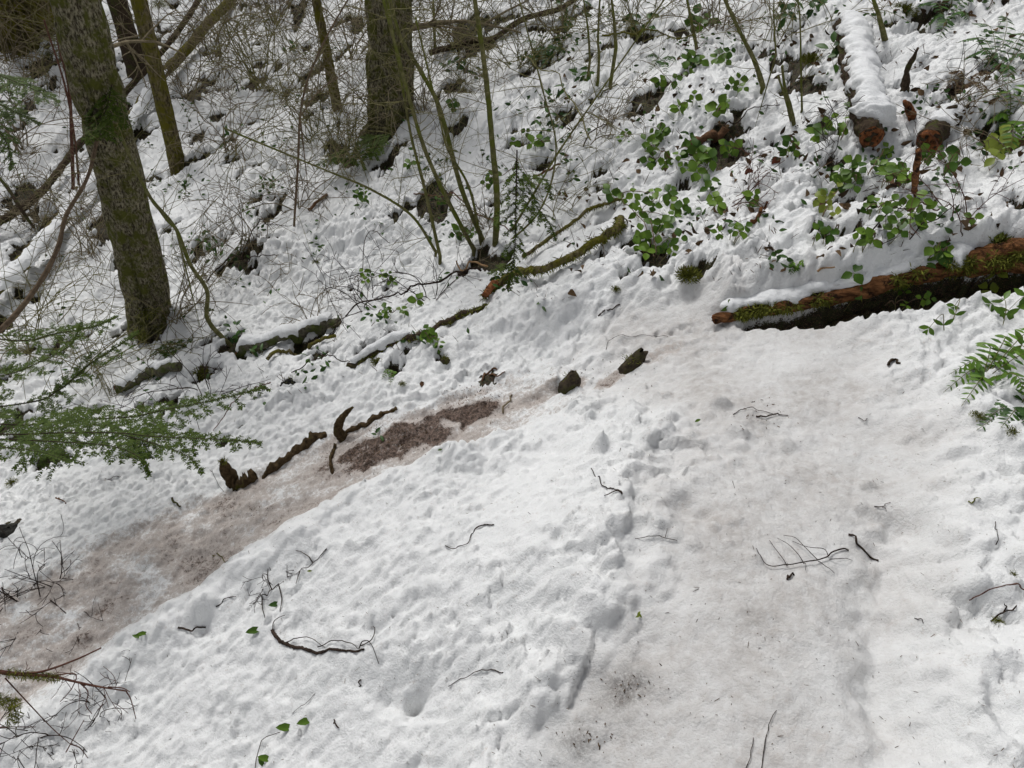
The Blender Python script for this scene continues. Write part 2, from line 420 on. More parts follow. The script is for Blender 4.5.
SNOW = (0.815, 0.822, 0.822)
def _ground(nt, p):
    def at(n): a = N(nt, "ShaderNodeAttribute"); a.attribute_name = n; return a.outputs['Fac']
    fine = noise_tex(nt, 160, 5, .7); mid = noise_tex(nt, 38, 5, .65); big = noise_tex(nt, 6, 3)
    speck = noise_tex(nt, 260, 2, .6)
    snow = mixc(nt, ramp(nt, big, [(.35, (0,0,0)), (.65, (1,1,1))]), SNOW, (0.775, 0.785, 0.785))
    # grime of boots on the packed tread
    g = mth(nt, 'MULTIPLY', at('grime'), ramp(nt, mid, [(.32, (.5,.5,.5)), (.65, (1,1,1))]), True)
    c = mixc(nt, g, snow, (0.485, 0.463, 0.445))
    s = mth(nt, 'MULTIPLY', at('soot'), ramp(nt, noise_tex(nt, 110, 4, .8), [(.34, (.25,.25,.25)), (.56, (1,1,1))]), True)
    c = mixc(nt, mth(nt, 'MULTIPLY', s, 0.8), c, (0.12, 0.105, 0.092))
    # muddy snow and bare mud
    mm = mth(nt, 'ADD', at('mud'), mth(nt, 'MULTIPLY', mth(nt, 'SUBTRACT', mid, .5), .55))
    mm = mth(nt, 'ADD', mm, mth(nt, 'MULTIPLY', mth(nt, 'SUBTRACT', noise_tex(nt, 75, 5, .85), .5), 1.5))
    mm = mth(nt, 'ADD', mm, mth(nt, 'MULTIPLY', mth(nt, 'SUBTRACT', noise_tex(nt, 13, 4, .7, (.6, 1.6, 1)), .5), .8))
    lo = ramp(nt, mm, [(.16, (0,0,0)), (.50, (1,1,1))])
    hi = ramp(nt, mm, [(.66, (0,0,0)), (.92, (1,1,1))])
    mudc = mixc(nt, fine, (0.325, 0.275, 0.245), (0.61, 0.565, 0.53))
    c = mixc(nt, lo, c, mudc)
    dark = mixc(nt, ramp(nt, noise_tex(nt, 85, 4, .75), [(.4, (0,0,0)), (.62, (1,1,1))]), (0.034, 0.022, 0.015), (0.21, 0.150, 0.122))
    c = mixc(nt, hi, c, dark)
    # the forest floor: needles, mould, moss
    bb = mth(nt, 'ADD', at('bare'), mth(nt, 'MULTIPLY', mth(nt, 'SUBTRACT', fine, .5), .9))
    bm = ramp(nt, bb, [(.42, (0,0,0)), (.56, (1,1,1))])
    soil = mixc(nt, ramp(nt, mid, [(.4, (0,0,0)), (.6, (1,1,1))]), (0.018, 0.012, 0.008), (0.030, 0.036, 0.010))
    soil = mixc(nt, ramp(nt, speck, [(.55, (0,0,0)), (.66, (1,1,1))]), soil, (0.15, 0.09, 0.05))
    c = mixc(nt, bm, c, soil)
    # loose flecks of bark and needle lying on the snow
    fl = noise_tex(nt, 95, 2, .5, (1, 1.7, 1))
    fm = mth(nt, 'MULTIPLY', ramp(nt, fl, [(.72, (0,0,0)), (.75, (1,1,1))]), ramp(nt, noise_tex(nt, 3, 2), [(.42, (0,0,0)), (.6, (1,1,1))]))
    c = mixc(nt, mth(nt, 'MULTIPLY', fm, .75), c, (0.12, 0.09, 0.06))
    nt.links.new(c, p.inputs['Base Color'])
    p.inputs['Roughness'].default_value = 0.62
    p.inputs['Specular IOR Level'].default_value = 0.25
    hh = mth(nt, 'ADD', mth(nt, 'MULTIPLY', mid, 1.0), mth(nt, 'MULTIPLY', fine, .45))
    bump(nt, p, hh, 0.012, 0.7)
M = {}
M['ground'] = mat('snow_ground', _ground)

def simple(name, c1, c2, scale=30, lo=.4, hi=.6, rough=.8, bd=0.0, stretch=None, c3=None, s3=8, t3=(.5,.6), spec=.08, trans=0):
    def f(nt, p):
        n = noise_tex(nt, scale, 5, .65, stretch)
        c = mixc(nt, ramp(nt, n, [(lo, (0,0,0)), (hi, (1,1,1))]), c1, c2)
        if c3: c = mixc(nt, ramp(nt, noise_tex(nt, s3, 5, .7), [(t3[0], (0,0,0)), (t3[1], (1,1,1))]), c, c3)
        nt.links.new(c, p.inputs['Base Color'])
        p.inputs['Roughness'].default_value = rough; p.inputs['Specular IOR Level'].default_value = spec
        if bd: bump(nt, p, n, bd)
    return mat(name, f)
def _snow(nt, p):
    n = noise_tex(nt, 60, 5, .7)
    nt.links.new(mixc(nt, n, SNOW, (.76, .775, .79)), p.inputs['Base Color'])
    p.inputs['Roughness'].default_value = .62; p.inputs['Specular IOR Level'].default_value = .25
    bump(nt, p, n, .012, .7)
M['snow'] = mat('snow', _snow)
def _leaf(name, ca, cb, rough=.42, red=None):
    def f(nt, p):
        a = N(nt, "ShaderNodeAttribute"); a.attribute_name = 'tint'
        c = mixc(nt, a.outputs['Fac'], ca, cb)
        n = noise_tex(nt, 90, 3)
        c = mixc(nt, mth(nt, 'MULTIPLY', n, .5), c, tuple(x * .45 for x in ca))
        nt.links.new(c, p.inputs['Base Color']); p.inputs['Roughness'].default_value = rough; p.inputs['Specular IOR Level'].default_value = .10 if 'needle' in name else .22
    return mat(name, f)
M['leaf'] = _leaf('bramble_leaf', (.040, .095, .009), (.16, .27, .026))
M['leaf_dark'] = _leaf('dark_leaf', (.022, .058, .012), (.075, .16, .030))
M['leaf_yellow'] = _leaf('yellow_green_leaf', (.14, .18, .02), (.28, .34, .05))
M['leaf_red'] = _leaf('red_leaf', (.11, .025, .012), (.22, .06, .03), .6)
M['fern'] = _leaf('fern_leaf', (.045, .110, .010), (.15, .27, .030))
M['needle'] = _leaf('fir_needle', (.030, .062, .006), (.115, .16, .022), .55)
M['needle_far'] = _leaf('pale_needle', (.060, .10, .028), (.15, .20, .060), .6)
M['moss'] = _leaf('moss_strand', (.060, .068, .010), (.24, .25, .035), .9)
M['litter'] = _leaf('dead_litter', (.035, .022, .012), (.16, .10, .05), .9)
M['bark'] = simple('fir_bark', (.052, .043, .027), (.31, .28, .19), 95, .42, .60, .95, .02, (1,1,.5), (.095, .10, .022), 14, (.46, .60))
M['bark_moss'] = simple('mossy_bark', (.045, .036, .02), (.20, .165, .09), 60, .38, .62, .95, .02, (1,1,.4), (.125, .115, .016), 11, (.42, .58))
M['bark_dark'] = simple('dark_bark', (.028, .020, .014), (.085, .062, .042), 70, .35, .65, .9, .008, None, (.06, .065, .02), 14, (.52, .62))
M['stem'] = simple('olive_stem', (.075, .072, .028), (.18, .17, .075), 40, .35, .65, .8, .002, None, (.10, .115, .02), 12, (.48, .6))
M['twig'] = simple('grey_brown_twig', (.105, .085, .052), (.24, .20, .13), 40, .35, .65, .85)
M['twig_olive'] = simple('olive_twig', (.10, .095, .038), (.23, .21, .10), 40, .35, .65, .85)
M['twig_dark'] = simple('dark_twig', (.016, .011, .009), (.060, .042, .032), 60, .35, .65, .8)
M['twig_red'] = simple('red_brown_twig', (.060, .026, .020), (.13, .065, .045), 50, .35, .65, .7)
M['rot'] = simple('rotten_wood', (.075, .032, .014), (.36, .165, .070), 75, .36, .64, .9, .03, (.22,1,1), (.03, .016, .010), 14, (.50, .60))
M['rot_end'] = simple('broken_wood', (.15, .048, .018), (.40, .165, .070), 60, .3, .7, .9, .02, None, (.04, .02, .012), 22, (.5, .62))
M['wood_tan'] = simple('tan_wood', (.22, .13, .065), (.36, .24, .13), 60, .3, .7, .85, .004)
M['wood_brown'] = simple('brown_wood', (.070, .036, .020), (.17, .095, .055), 55, .3, .7, .9, .006, (.4,1,1))
M['stem_brown'] = simple('brown_stem', (.085, .060, .040), (.17, .125, .085), 50, .35, .65, .85)
M['lichen_bark'] = simple('lichen_bark', (.055, .048, .034), (.15, .14, .105), 60, .38, .62, .95, .012, None, (.07, .085, .025), 15, (.46, .58))
M['root'] = simple('muddy_root', (.035, .024, .013), (.11, .075, .040), 60, .35, .65, .9, .008, None, (.075, .075, .015), 14, (.54, .64))
M['rock'] = simple('mossy_rock', (.030, .024, .018), (.095, .075, .05), 40, .35, .65, .85, .01, None, (.045, .05, .014), 10, (.5, .62))
M['black_rock'] = simple('black_rock', (.012, .012, .012), (.05, .048, .042), 40, .35, .65, .7, .01)

# ------------------------------------------------------------------ mesh builder
class MB:
    def __init__(s): s.v = []; s.q = []; s.t = []; s.n = 0; s.c = []
    def add(s, v, f, tint=0.5):
        v = np.asarray(v, float); f = np.asarray(f, int)
        if len(f): (s.q if f.shape[1] == 4 else s.t).append(f + s.n)
        s.v.append(v); s.n += len(v)
        s.c.append(np.full(len(v), tint) if np.isscalar(tint) else tint)
        return s
    def mesh(s, name, m, loc, smooth=True):
        V = np.concatenate(s.v) - np.asarray(loc)[None]
        q = np.concatenate(s.q) if s.q else np.zeros((0, 4), int); t = np.concatenate(s.t) if s.t else np.zeros((0, 3), int)
        me = bpy.data.meshes.new(name)
        me.vertices.add(len(V)); me.vertices.foreach_set('co', V.astype(np.float32).ravel())
        nl = len(q) * 4 + len(t) * 3
        me.loops.add(nl); me.loops.foreach_set('vertex_index', np.r_[q.ravel(), t.ravel()].astype(np.int32))
        me.polygons.add(len(q) + len(t))
        ls = np.r_[np.arange(len(q)) * 4, len(q) * 4 + np.arange(len(t)) * 3]
        me.polygons.foreach_set('loop_start', ls.astype(np.int32))
        me.update(calc_edges=True)
        me.polygons.foreach_set('use_smooth', np.full(len(q) + len(t), smooth))
        a = me.attributes.new('tint', 'FLOAT', 'POINT'); a.data.foreach_set('value', np.concatenate(s.c).astype(np.float32))
        me.materials.append(M[m]); me.validate(); return me
    def build(s, name, m, parent=None, loc=None, smooth=True):
        if parent is not None:
            L = np.zeros(3); q = parent
            while q is not None: L = L + np.array(q.location); q = q.parent
        else: L = np.asarray(loc if loc is not None else (0, 0, 0), float)
        o = bpy.data.objects.new(name, s.mesh(name, m, L, smooth)); C.objects.link(o)
        if parent is not None: o.parent = parent
        else: o.location = L
        if name in ('moss', 'foliage', 'leaflets') and parent is not None and name == 'moss': o['kind'] = 'stuff'
        return o
LABELS = {}
def tag(o, label, cat, group=None, kind=None):
    if label: o['label'] = label
    if cat: o['category'] = cat
    if group: o['group'] = group
    if kind: o['kind'] = kind
    return o
def thing(name, label, cat, loc, group=None):
    o = bpy.data.objects.new(name, None); C.objects.link(o); o.location = Vector(loc); o.empty_display_size = .05
    return tag(o, label, cat, group)
def solo(mb, name, m, label, cat, loc, group=None, smooth=True):
    return tag(mb.build(name, m, None, loc, smooth), label, cat, group)

def unit(v): v = np.asarray(v, float); return v / (np.linalg.norm(v) + 1e-12)
def spline(P, n):
    P = np.asarray(P, float)
    if len(P) < 3: return P[0][None] + (P[-1] - P[0])[None] * np.linspace(0, 1, n)[:, None]
    Q = np.vstack([2 * P[0] - P[1], P, 2 * P[-1] - P[-2]])
    u = np.linspace(0, len(P) - 1 - 1e-9, n); i = u.astype(int); t = (u - i)[:, None]
    a, b, c, d = Q[i], Q[i + 1], Q[i + 2], Q[i + 3]
    return 0.5 * (2 * b + (c - a) * t + (2 * a - 5 * b + 4 * c - d) * t ** 2 + (3 * b - a - 3 * c + d) * t ** 3)
def frames(P):
    T = np.gradient(P, axis=0); T /= np.linalg.norm(T, axis=1)[:, None] + 1e-12
    up = np.array([0, 0, 1.0]) if abs(T[:, 2]).mean() < .85 else np.array([1.0, 0, 0])
    n = up[None] - T * (T @ up)[:, None]; n /= np.linalg.norm(n, axis=1)[:, None] + 1e-12
    return T, n, np.cross(T, n)
def tube(mb, P, r, k=6, disp=None, caps=True, tint=.5):
    P = np.asarray(P, float); n = len(P); r = np.broadcast_to(np.asarray(r, float), (n,))
    T, U, V = frames(P)
    a = np.linspace(0, 2 * math.pi, k, endpoint=False)
    ring = U[:, None] * np.cos(a)[None, :, None] + V[:, None] * np.sin(a)[None, :, None]
    rr = r[:, None] * np.ones(k)[None]
    if disp is not None: rr = rr * (1 + disp(P[:, None] + ring * r[:, None, None], a, T))
    vv = (P[:, None] + ring * rr[..., None]).reshape(-1, 3)
    i = np.arange(n - 1)[:, None] * k; j = np.arange(k)[None]; j2 = (j + 1) % k
    f = np.stack([i + j, i + j2, i + k + j2, i + k + j], -1).reshape(-1, 4)
    mb.add(vv, f, tint)
    if caps and k > 3:
        for e in (0, n - 1):
            c = P[e]; ringv = vv[e * k:(e + 1) * k]
            fj = np.arange(k); f2 = np.stack([np.full(k, k), fj, (fj + 1) % k], -1)
            if e == 0: f2 = f2[:, ::-1]
            mb.add(np.vstack([ringv, c[None]]), f2, tint)
    return mb
def n3(s, amp, seed=0, stretch=(1, 1, 1), ridged=False):
    def f(p, a, T):
        v = vn3(p[..., 0] / s * stretch[0], p[..., 1] / s * stretch[1], p[..., 2] / s * stretch[2], seed)
        v2 = vn3(p[..., 0] / s * 2.3 * stretch[0], p[..., 1] / s * 2.3 * stretch[1], p[..., 2] / s * 2.3 * stretch[2], seed + 5)
        return amp * (2.2 * np.sqrt(np.abs(v + .25 * v2) + .002) - 1.0 if ridged else v + .5 * v2)
    return f
# leaves: folded along the midrib, curved, given as (base, direction, normal, length, width)
LP = np.array([(0, 0), (.18, .30), (.45, .50), (.72, .36), (1, 0), (.72, -.36), (.45, -.50), (.18, -.30), (.30, 0), (.60, 0)])
LQ = np.array([(0, 8, 1, 1), (8, 9, 2, 1), (9, 4, 3, 2), (0, 7, 8, 8), (7, 6, 9, 8), (6, 5, 4, 9)])
LF = np.array([(0, 8, 1), (1, 8, 9), (1, 9, 2), (2, 9, 3), (3, 9, 4), (0, 7, 8), (7, 9, 8), (7, 6, 9), (6, 5, 9), (5, 4, 9)])
def leaf(mb, b, d, nrm, L, w, tint=None, fold=.25, droop=.25):
    d = unit(d); nrm = unit(np.asarray(nrm) - d * np.dot(nrm, d)); s = np.cross(nrm, d)
    z = np.abs(LP[:, 1]) * fold * w - droop * L * LP[:, 0] ** 2
    v = np.asarray(b)[None] + d[None] * (LP[:, 0] * L)[:, None] + s[None] * (LP[:, 1] * w)[:, None] + nrm[None] * z[:, None]
    mb.add(v, LF, random.random() if tint is None else tint)
def strips(mb, b, d, s, L, w, tint):
    """many thin blades at once (needles, moss strands, pinnae): base, direction, side"""
    b = np.asarray(b); d = np.asarray(d); s = np.asarray(s)
    L = np.broadcast_to(L, (len(b),))[:, None]; w = np.broadcast_to(w, (len(b),))[:, None]
    v = np.stack([b - s * w * .35, b + s * w * .35, b + d * L * .6 + s * w * .5, b + d * L, b + d * L * .6 - s * w * .5], 1)
    k = np.arange(len(b))[:, None] * 5
    f = np.concatenate([k + np.array([[0, 1, 2]]), k + np.array([[0, 2, 4]]), k + np.array([[4, 2, 3]])])
    mb.add(v.reshape(-1, 3), f, np.repeat(tint, 5))
def rvec(n): v = rng.normal(size=(n, 3)); return v / np.linalg.norm(v, axis=1)[:, None]

# ------------------------------------------------------------------ ground mesh
nx, ny = len(GX), len(GY)
i = np.arange(ny - 1)[:, None] * nx; j = np.arange(nx - 1)[None]
gm = MB().add(np.stack([X, Y, Z], -1).reshape(-1, 3), np.stack([i + j, i + j + 1, i + nx + j + 1, i + nx + j], -1).reshape(-1, 4))
ground = gm.build('ground', 'ground')
for nm, arr in (('bare', bare), ('mud', mud), ('grime', grime), ('soot', soot)):
    a = ground.data.attributes.new(nm, 'FLOAT', 'POINT'); a.data.foreach_set('value', arr.astype(np.float32).ravel())
tag(ground, 'snow covered forest slope with a trodden muddy trail turning back on itself', None, None, 'structure')

# ------------------------------------------------------------------ builders for grown things
def pp(pix, Y0, Y1=None, n=None, r=None):
    """a path in the upright plane y = Y0 (leaning to Y1 at its far end) through the sight lines of its bends"""
    Y1 = Y0 if Y1 is None else Y1; m = len(pix)
    P = [on_plane(x, y, Y0 + (Y1 - Y0) * k / (m - 1)) for k, (x, y) in enumerate(pix)]
    return spline(P, n or 6 * m)
def dp(pix, n=None):
    """a free path: (px, py, distance along the view axis)"""
    return spline([at_d(*q) for q in pix], n or 6 * len(pix))
def gp(pix, lift=0.0, n=None, arch=0.0):
    """a path lying on the snow"""
    P = spline([G(x, y) for x, y in pix], n or 7 * len(pix))
    z = Gz(P[:, 0], P[:, 1]); t = np.linspace(0, 1, len(P))
    k = np.ones(5) / 5; zz = np.convolve(np.pad(z, 2, mode='edge'), k, 'valid')
    P[:, 2] = np.maximum(z, zz) + lift + arch * np.sin(t * math.pi)
    return P
def kink(P, r0):
    n = len(P); k = max(4, n // 5); o = rng.normal(size=(k, 3)) * min(r0 * 1.3, .006) * np.array([1, 1, .35]); o[0] = o[-1] = 0
    t = np.linspace(0, k - 1, n)
    return P + np.stack([np.interp(t, np.arange(k), o[:, q]) for q in range(3)], 1)
def taper(n, a, b): return np.linspace(a, b, n)
def grow(mb, p, d, L, r, lvl, curl=.35, up=0.0, k=4, kids=3, seg=7, minr=.0008):
    pts = [np.array(p)]; d = unit(d); st = L / seg
    cv = rng.normal(size=3) * curl / seg
    for _ in range(seg):
        d = unit(d + cv + rng.normal(size=3) * .08 + np.array([0, 0, up / seg]))
        pts.append(pts[-1] + d * st)
    pts = np.array(pts)
    if lvl >= 2: k = 3
    tube(mb, pts, taper(len(pts), r, max(r * .35, minr)), k, caps=False)
    if lvl > 0:
        for _ in range(kids):
            i = rng.integers(1, seg)
            dd = unit(pts[i + 1] - pts[i]); s = unit(np.cross(dd, rng.normal(size=3)))
            grow(mb, pts[i], dd * .8 + s * rng.uniform(.5, 1.0), L * rng.uniform(.35, .65), max(r * .5, minr), lvl - 1, curl * 1.3, up, 3, kids, seg - 1, minr)
    return pts
def side_twigs(mb, P, n, L, r, lo=.1, hi=1.0, up=0.0, lvl=1, kids=2, flat=None):
    for _ in range(n):
        i = int(rng.uniform(lo, hi) * (len(P) - 2)); dd = unit(P[i + 1] - P[i]); s = unit(np.cross(dd, rng.normal(size=3)))
        grow(mb, P[i], dd * .5 + s, L * rng.uniform(.4, 1.1), r, lvl, .6, up, 3, kids, 6)
def bark_tube(mb, P, r, k=96, s=.035, amp=.09, seed=1, z=.22):
    tube(mb, P, r, k, n3(s, amp, seed, (1, 1, z), True))
def fringe(mb, P, r, n, L, lo=0, hi=1, down=1.0):
    i = (rng.uniform(lo, hi, n) * (len(P) - 1)).astype(int)
    rr = np.broadcast_to(r, (len(P),))[i]
    b = P[i] + rvec(n) * rr[:, None] * .9 + np.diff(P, axis=0, append=P[-1:])[i] * rng.random((n, 1))
    d = rvec(n) * .8 + np.array([0, 0, -down]); d /= np.linalg.norm(d, axis=1)[:, None]
    strips(mb, b, d, rvec(n), rng.uniform(.4, 1.2, n) * L, L * .16, rng.random(n))
def tuft(mb, c, rad, n, L, flat=.5, down=-.4):
    """a cushion of moss: short strands over a low dome"""
    v = rvec(n); b = np.asarray(c)[None] + v * np.array([rad, rad, rad * flat]) * rng.uniform(.05, 1.0, (n, 1)) + np.array([0, 0, rad * flat * .35])
    d = v + rvec(n) * .6 + np.array([0, 0, -down]); d /= np.linalg.norm(d, axis=1)[:, None]
    strips(mb, b, d, rvec(n), rng.uniform(.5, 1.2, n) * L, L * .22, rng.random(n))
def spray(tw, nd, P, width, n2, nl=.013, r=.003, droop=.25, density=760, flatn=(0, 0, 1), start=.06, tcol=.5, sub=True):
    """a conifer bough: axis P, side twigs in a flat drooping fan, needles in two ranks"""
    P = np.asarray(P); n = len(P); tube(tw, P, taper(n, r, r * .3), 4, caps=False)
    up = np.array(flatn, float)
    def needles(Q, dens):
        seg = np.diff(Q, axis=0); ln = np.linalg.norm(seg, axis=1).sum(); m = max(6, int(ln * dens))
        t = rng.uniform(0, len(Q) - 1.001, m); i = t.astype(int); b = Q[i] + seg[i] * (t - i)[:, None]
        T = seg[i] / (np.linalg.norm(seg[i], axis=1)[:, None] + 1e-9)
        s = np.cross(T, up); s /= np.linalg.norm(s, axis=1)[:, None] + 1e-9
        sg = np.where(rng.random(m) < .5, -1, 1)[:, None]
        d = T * .55 + s * sg + rvec(m) * .28; d /= np.linalg.norm(d, axis=1)[:, None]
        strips(nd, b, d, T, rng.uniform(.6, 1.1, m) * nl, nl * .26, np.clip(rng.normal(tcol, .22, m), 0, 1))
    for kx in range(n2):
        t = start + (1 - start) * (kx + .5) / n2
        i = min(int(t * (n - 1)), n - 2); T = unit(P[i + 1] - P[i]); s = unit(np.cross(T, up)) * (1 if kx % 2 else -1)
        L = width * (1.12 - t) * rng.uniform(.65, 1.15)
        d = unit(T * rng.uniform(.6, 1.0) + s + np.array([0, 0, -.1]))
        Q = [P[i]]
        for _ in range(6): d = unit(d + np.array([0, 0, -droop / 6 * 1.2]) + rng.normal(size=3) * .06); Q.append(Q[-1] + d * L / 6)
        Q = np.array(Q); tube(tw, Q, taper(7, r * .4, .0006), 3, caps=False); needles(Q, density)
        if sub and L > .05:
            for _ in range(int(L / .016)):
                j = rng.integers(1, 6); T2 = unit(Q[j] - Q[j - 1]); s2 = unit(np.cross(T2, up)) * rng.choice([-1, 1])
                d2 = unit(T2 * .9 + s2); l2 = L * rng.uniform(.2, .42); R2 = np.array([Q[j] + d2 * l2 * u + np.array([0, 0, -droop * .3 * l2 * u * u]) for u in (0, .33, .66, 1)])
                needles(R2, density)
    needles(P[int(n * start):], density)

# ------------------------------------------------------------------ trees
def tree(name, label, pix, wid, d_off, group, barkmat, s=.035, amp=.09, seed=1, moss=0, kk=150, extra=2.6, cat='tree', Ylean=0.0, limbs=3):
    b = G(*pix[0]); b = b - np.array([0, 0, .06])
    Yb = b[1] + d_off
    t = thing(name, label, cat, b, group)
    m = len(pix)
    P = [on_plane(x, y, Yb + Ylean * k / (m - 1)) for k, (x, y) in enumerate(pix)]
    P[0] = P[0] - unit(P[1] - P[0]) * .12
    top = P[-1] + unit(P[-1] - P[-2]) * extra
    P = spline(P + [top], 420)
    D = ((P - CAM) @ (RM @ np.array([0, 0, -1.0])))
    z = np.linspace(0, 1, len(P))
    r0 = wid / F_PX * np.linalg.norm(b - CAM) * .5
    rr = r0 * (1 + .35 * np.exp(-z * 34)) * (1 - .22 * z)
    mb = MB(); bark_tube(mb, P, rr, kk, s, amp * 1.7, seed); mb.build('trunk', barkmat, t)
    if limbs:
        for k in range(limbs):
            lb = MB(); i = int(len(P) * rng.uniform(.55, .97)); a = rng.uniform(0, 6.28)
            grow(lb, P[i], (math.cos(a), math.sin(a), .15), rng.uniform(.5, .9), r0 * .12, 2, .5, -.2, 5, 3)
            lb.build('limb', 'twig', t)
    if moss:
        mm = MB(); fringe(mm, P[:int(len(P) * .75)], rr[:int(len(P) * .75)] * 1.04, moss, .022, 0, 1, .8); mm.build('moss', 'moss', t)
    return t, P, rr
GT = 'tree trunks on the snowy slope'
tA, PA, RA = tree('fir_tree', 'large furrowed grey-brown trunk leaning left, mossy at its foot, biggest of the left-hand trees', [(151,318),(125,200),(75,0)], 36, 0, GT, 'bark', .052, .085, 3, 700, 140)
mm = MB(); tuft(mm, at_d(149,313,4.62), .065, 900, .024, 1.0, .5); tuft(mm, at_d(141,338,4.60), .035, 380, .022, 1.6, .5); mm.build('moss_cushion', 'moss', tA)
tB, PB, RB = tree('fir_tree', 'thick dark furrowed trunk at the top centre, rising straight behind the clump of bare stems', [(391,120),(391,60),(389,0)], 42, 0, GT, 'bark', .056, .085, 13, 900, 130)
tC, PC, RC = tree('mossy_tree', 'slender olive-green mossy trunk right of the large furrowed one', [(178,167),(166,115),(139,0)], 14, 0, GT, 'bark_moss', .03, .04, 23, 1200, 60)
tD, PD, RD = tree('young_tree', 'slim brown trunk standing just behind the slender mossy one at the top left', [(138,72),(128,38),(115,-6)], 17, 0, GT, 'bark_dark', .03, .04, 33, 300, 50)
tE, PE, RE = tree('young_tree', 'thin mossy brown trunk between the slender mossy tree and the thick central one', [(337,106),(331,76),(325,44),(315,-4)], 9, 0, GT, 'bark_moss', .02, .08, 43, 500, 40)
tF, PF, RF = tree('mossy_tree', 'thick stump-like trunk wrapped in green moss, cut off by the top left corner', [(26,36),(20,10),(12,-30)], 42, 0, GT, 'bark_moss', .04, .14, 53, 1500, 80)

# ------------------------------------------------------------------ logs
def log(name, label, P, r, barkmat, group=None, endmat=None, endname='broken_end', k=40, s=.03, amp=.22, seed=1, snow=None, moss=0, mossL=.02, ml=(0, 1), stretch=(.35, 1, 1), cat='log', endr=1.0, ridged=False):
    t = thing(name, label, cat, P[0], group)
    r = np.broadcast_to(r, (len(P),)).astype(float)
    mb = MB(); tube(mb, P, r, k, n3(s, amp, seed, stretch, ridged)); mb.build('wood', barkmat, t)
    if endmat:      # splintered end
        e = MB(); d = unit(P[0] - P[2]); u = unit(np.cross(d, (0, 0, 1))); v = np.cross(d, u); R0 = r[0] * endr
        rings = 9; ks = 30; vv = []; a = np.linspace(0, 2 * math.pi, ks, endpoint=False)
        for q in range(rings):
            f = q / (rings - 1); rad = R0 * (1 - f) * (1 + .12 * vn2(np.cos(a) * 2, np.sin(a) * 2, seed))
            pts = P[0] + u * (np.cos(a) * rad)[:, None] + v * (np.sin(a) * rad)[:, None]
            jag = .45 * R0 * vn3(np.cos(a) * rad / R0 * 3.2, np.sin(a) * rad / R0 * 3.2, np.full(ks, seed * 1.0), seed) + .18 * R0 * vn2(np.cos(a) * rad / R0 * 9, np.sin(a) * rad / R0 * 9, seed)
            vv.append(pts + d * (jag * min(1, f * 3 + .25) + .05 * R0)[:, None])
        vv = np.vstack(vv); i = np.arange(rings - 1)[:, None] * ks; j = np.arange(ks)[None]; j2 = (j + 1) % ks
        e.add(vv, np.stack([i + j, i + j2, i + ks + j2, i + ks + j], -1).reshape(-1, 4)); e.build(endname, endmat, t)
    if snow: snow_cap(t, P, r, **snow)
    if moss:
        m_ = MB(); fringe(m_, P, r, moss, mossL, ml[0], ml[1]); m_.build('moss', 'moss', t)
    return t
def snow_cap(t, P, r, thick=.03, lo=0., hi=1., off=(0, 0, 0), wide=1.0, seed=5, dip=.35):
    i0, i1 = int(lo * (len(P) - 1)), int(hi * (len(P) - 1)) + 1
    Q = spline(P[i0:i1:3], max(50, int(len(P[i0:i1]) * 1.6))); rr = np.interp(np.linspace(0, 1, len(Q)), np.linspace(0, 1, i1 - i0), r[i0:i1])
    T, U, V = frames(Q)
    side = np.cross(T, (0, 0, 1.0)); side /= np.linalg.norm(side, axis=1)[:, None] + 1e-9
    upv = np.cross(side, T)
    tt = np.linspace(0, 1, len(Q)); endf = np.clip(np.minimum(tt, 1 - tt) / .06, 0.02, 1) ** .5
    a = np.linspace(0, 2 * math.pi, 36, endpoint=False)
    cx = (rr * wide * 1.02 + thick * .25) * endf; cz = (thick * .5 + rr * .42) * endf
    cen = Q + upv * (rr * dip + thick * .5)[:, None] + np.asarray(off)[None]
    v = cen[:, None] + side[:, None] * (np.cos(a)[None, :] * cx[:, None])[..., None] + upv[:, None] * (np.sin(a)[None, :] * cz[:, None])[..., None]
    g = lambda s_, sd: vn3(v[..., 0] / s_, v[..., 1] / s_, v[..., 2] / s_, sd)
    n_ = .34 * g(.09, seed) + .30 * g(.04, seed + 1) + .16 * g(.018, seed + 2)
    v = v + (v - cen[:, None]) * n_[..., None] * (.8 + .8 * (np.sin(a)[None, :, None] < 0))
    k = 36; i = np.arange(len(Q) - 1)[:, None] * k; j = np.arange(k)[None]; j2 = (j + 1) % k
    mb = MB().add(v.reshape(-1, 3), np.stack([i + j, i + j2, i + k + j2, i + k + j], -1).reshape(-1, 4))
    n = len(Q)
    for e in (0, n - 1):
        fj = np.arange(k); mb.add(np.vstack([v[e], cen[e][None]]), np.stack([np.full(k, k), fj, (fj + 1) % k], -1))
    mb.build('snow_cap', 'snow', t)
def ground_d(px, py): return float((G(px, py) - CAM) @ (RM @ np.array([0, 0, -1.0])))

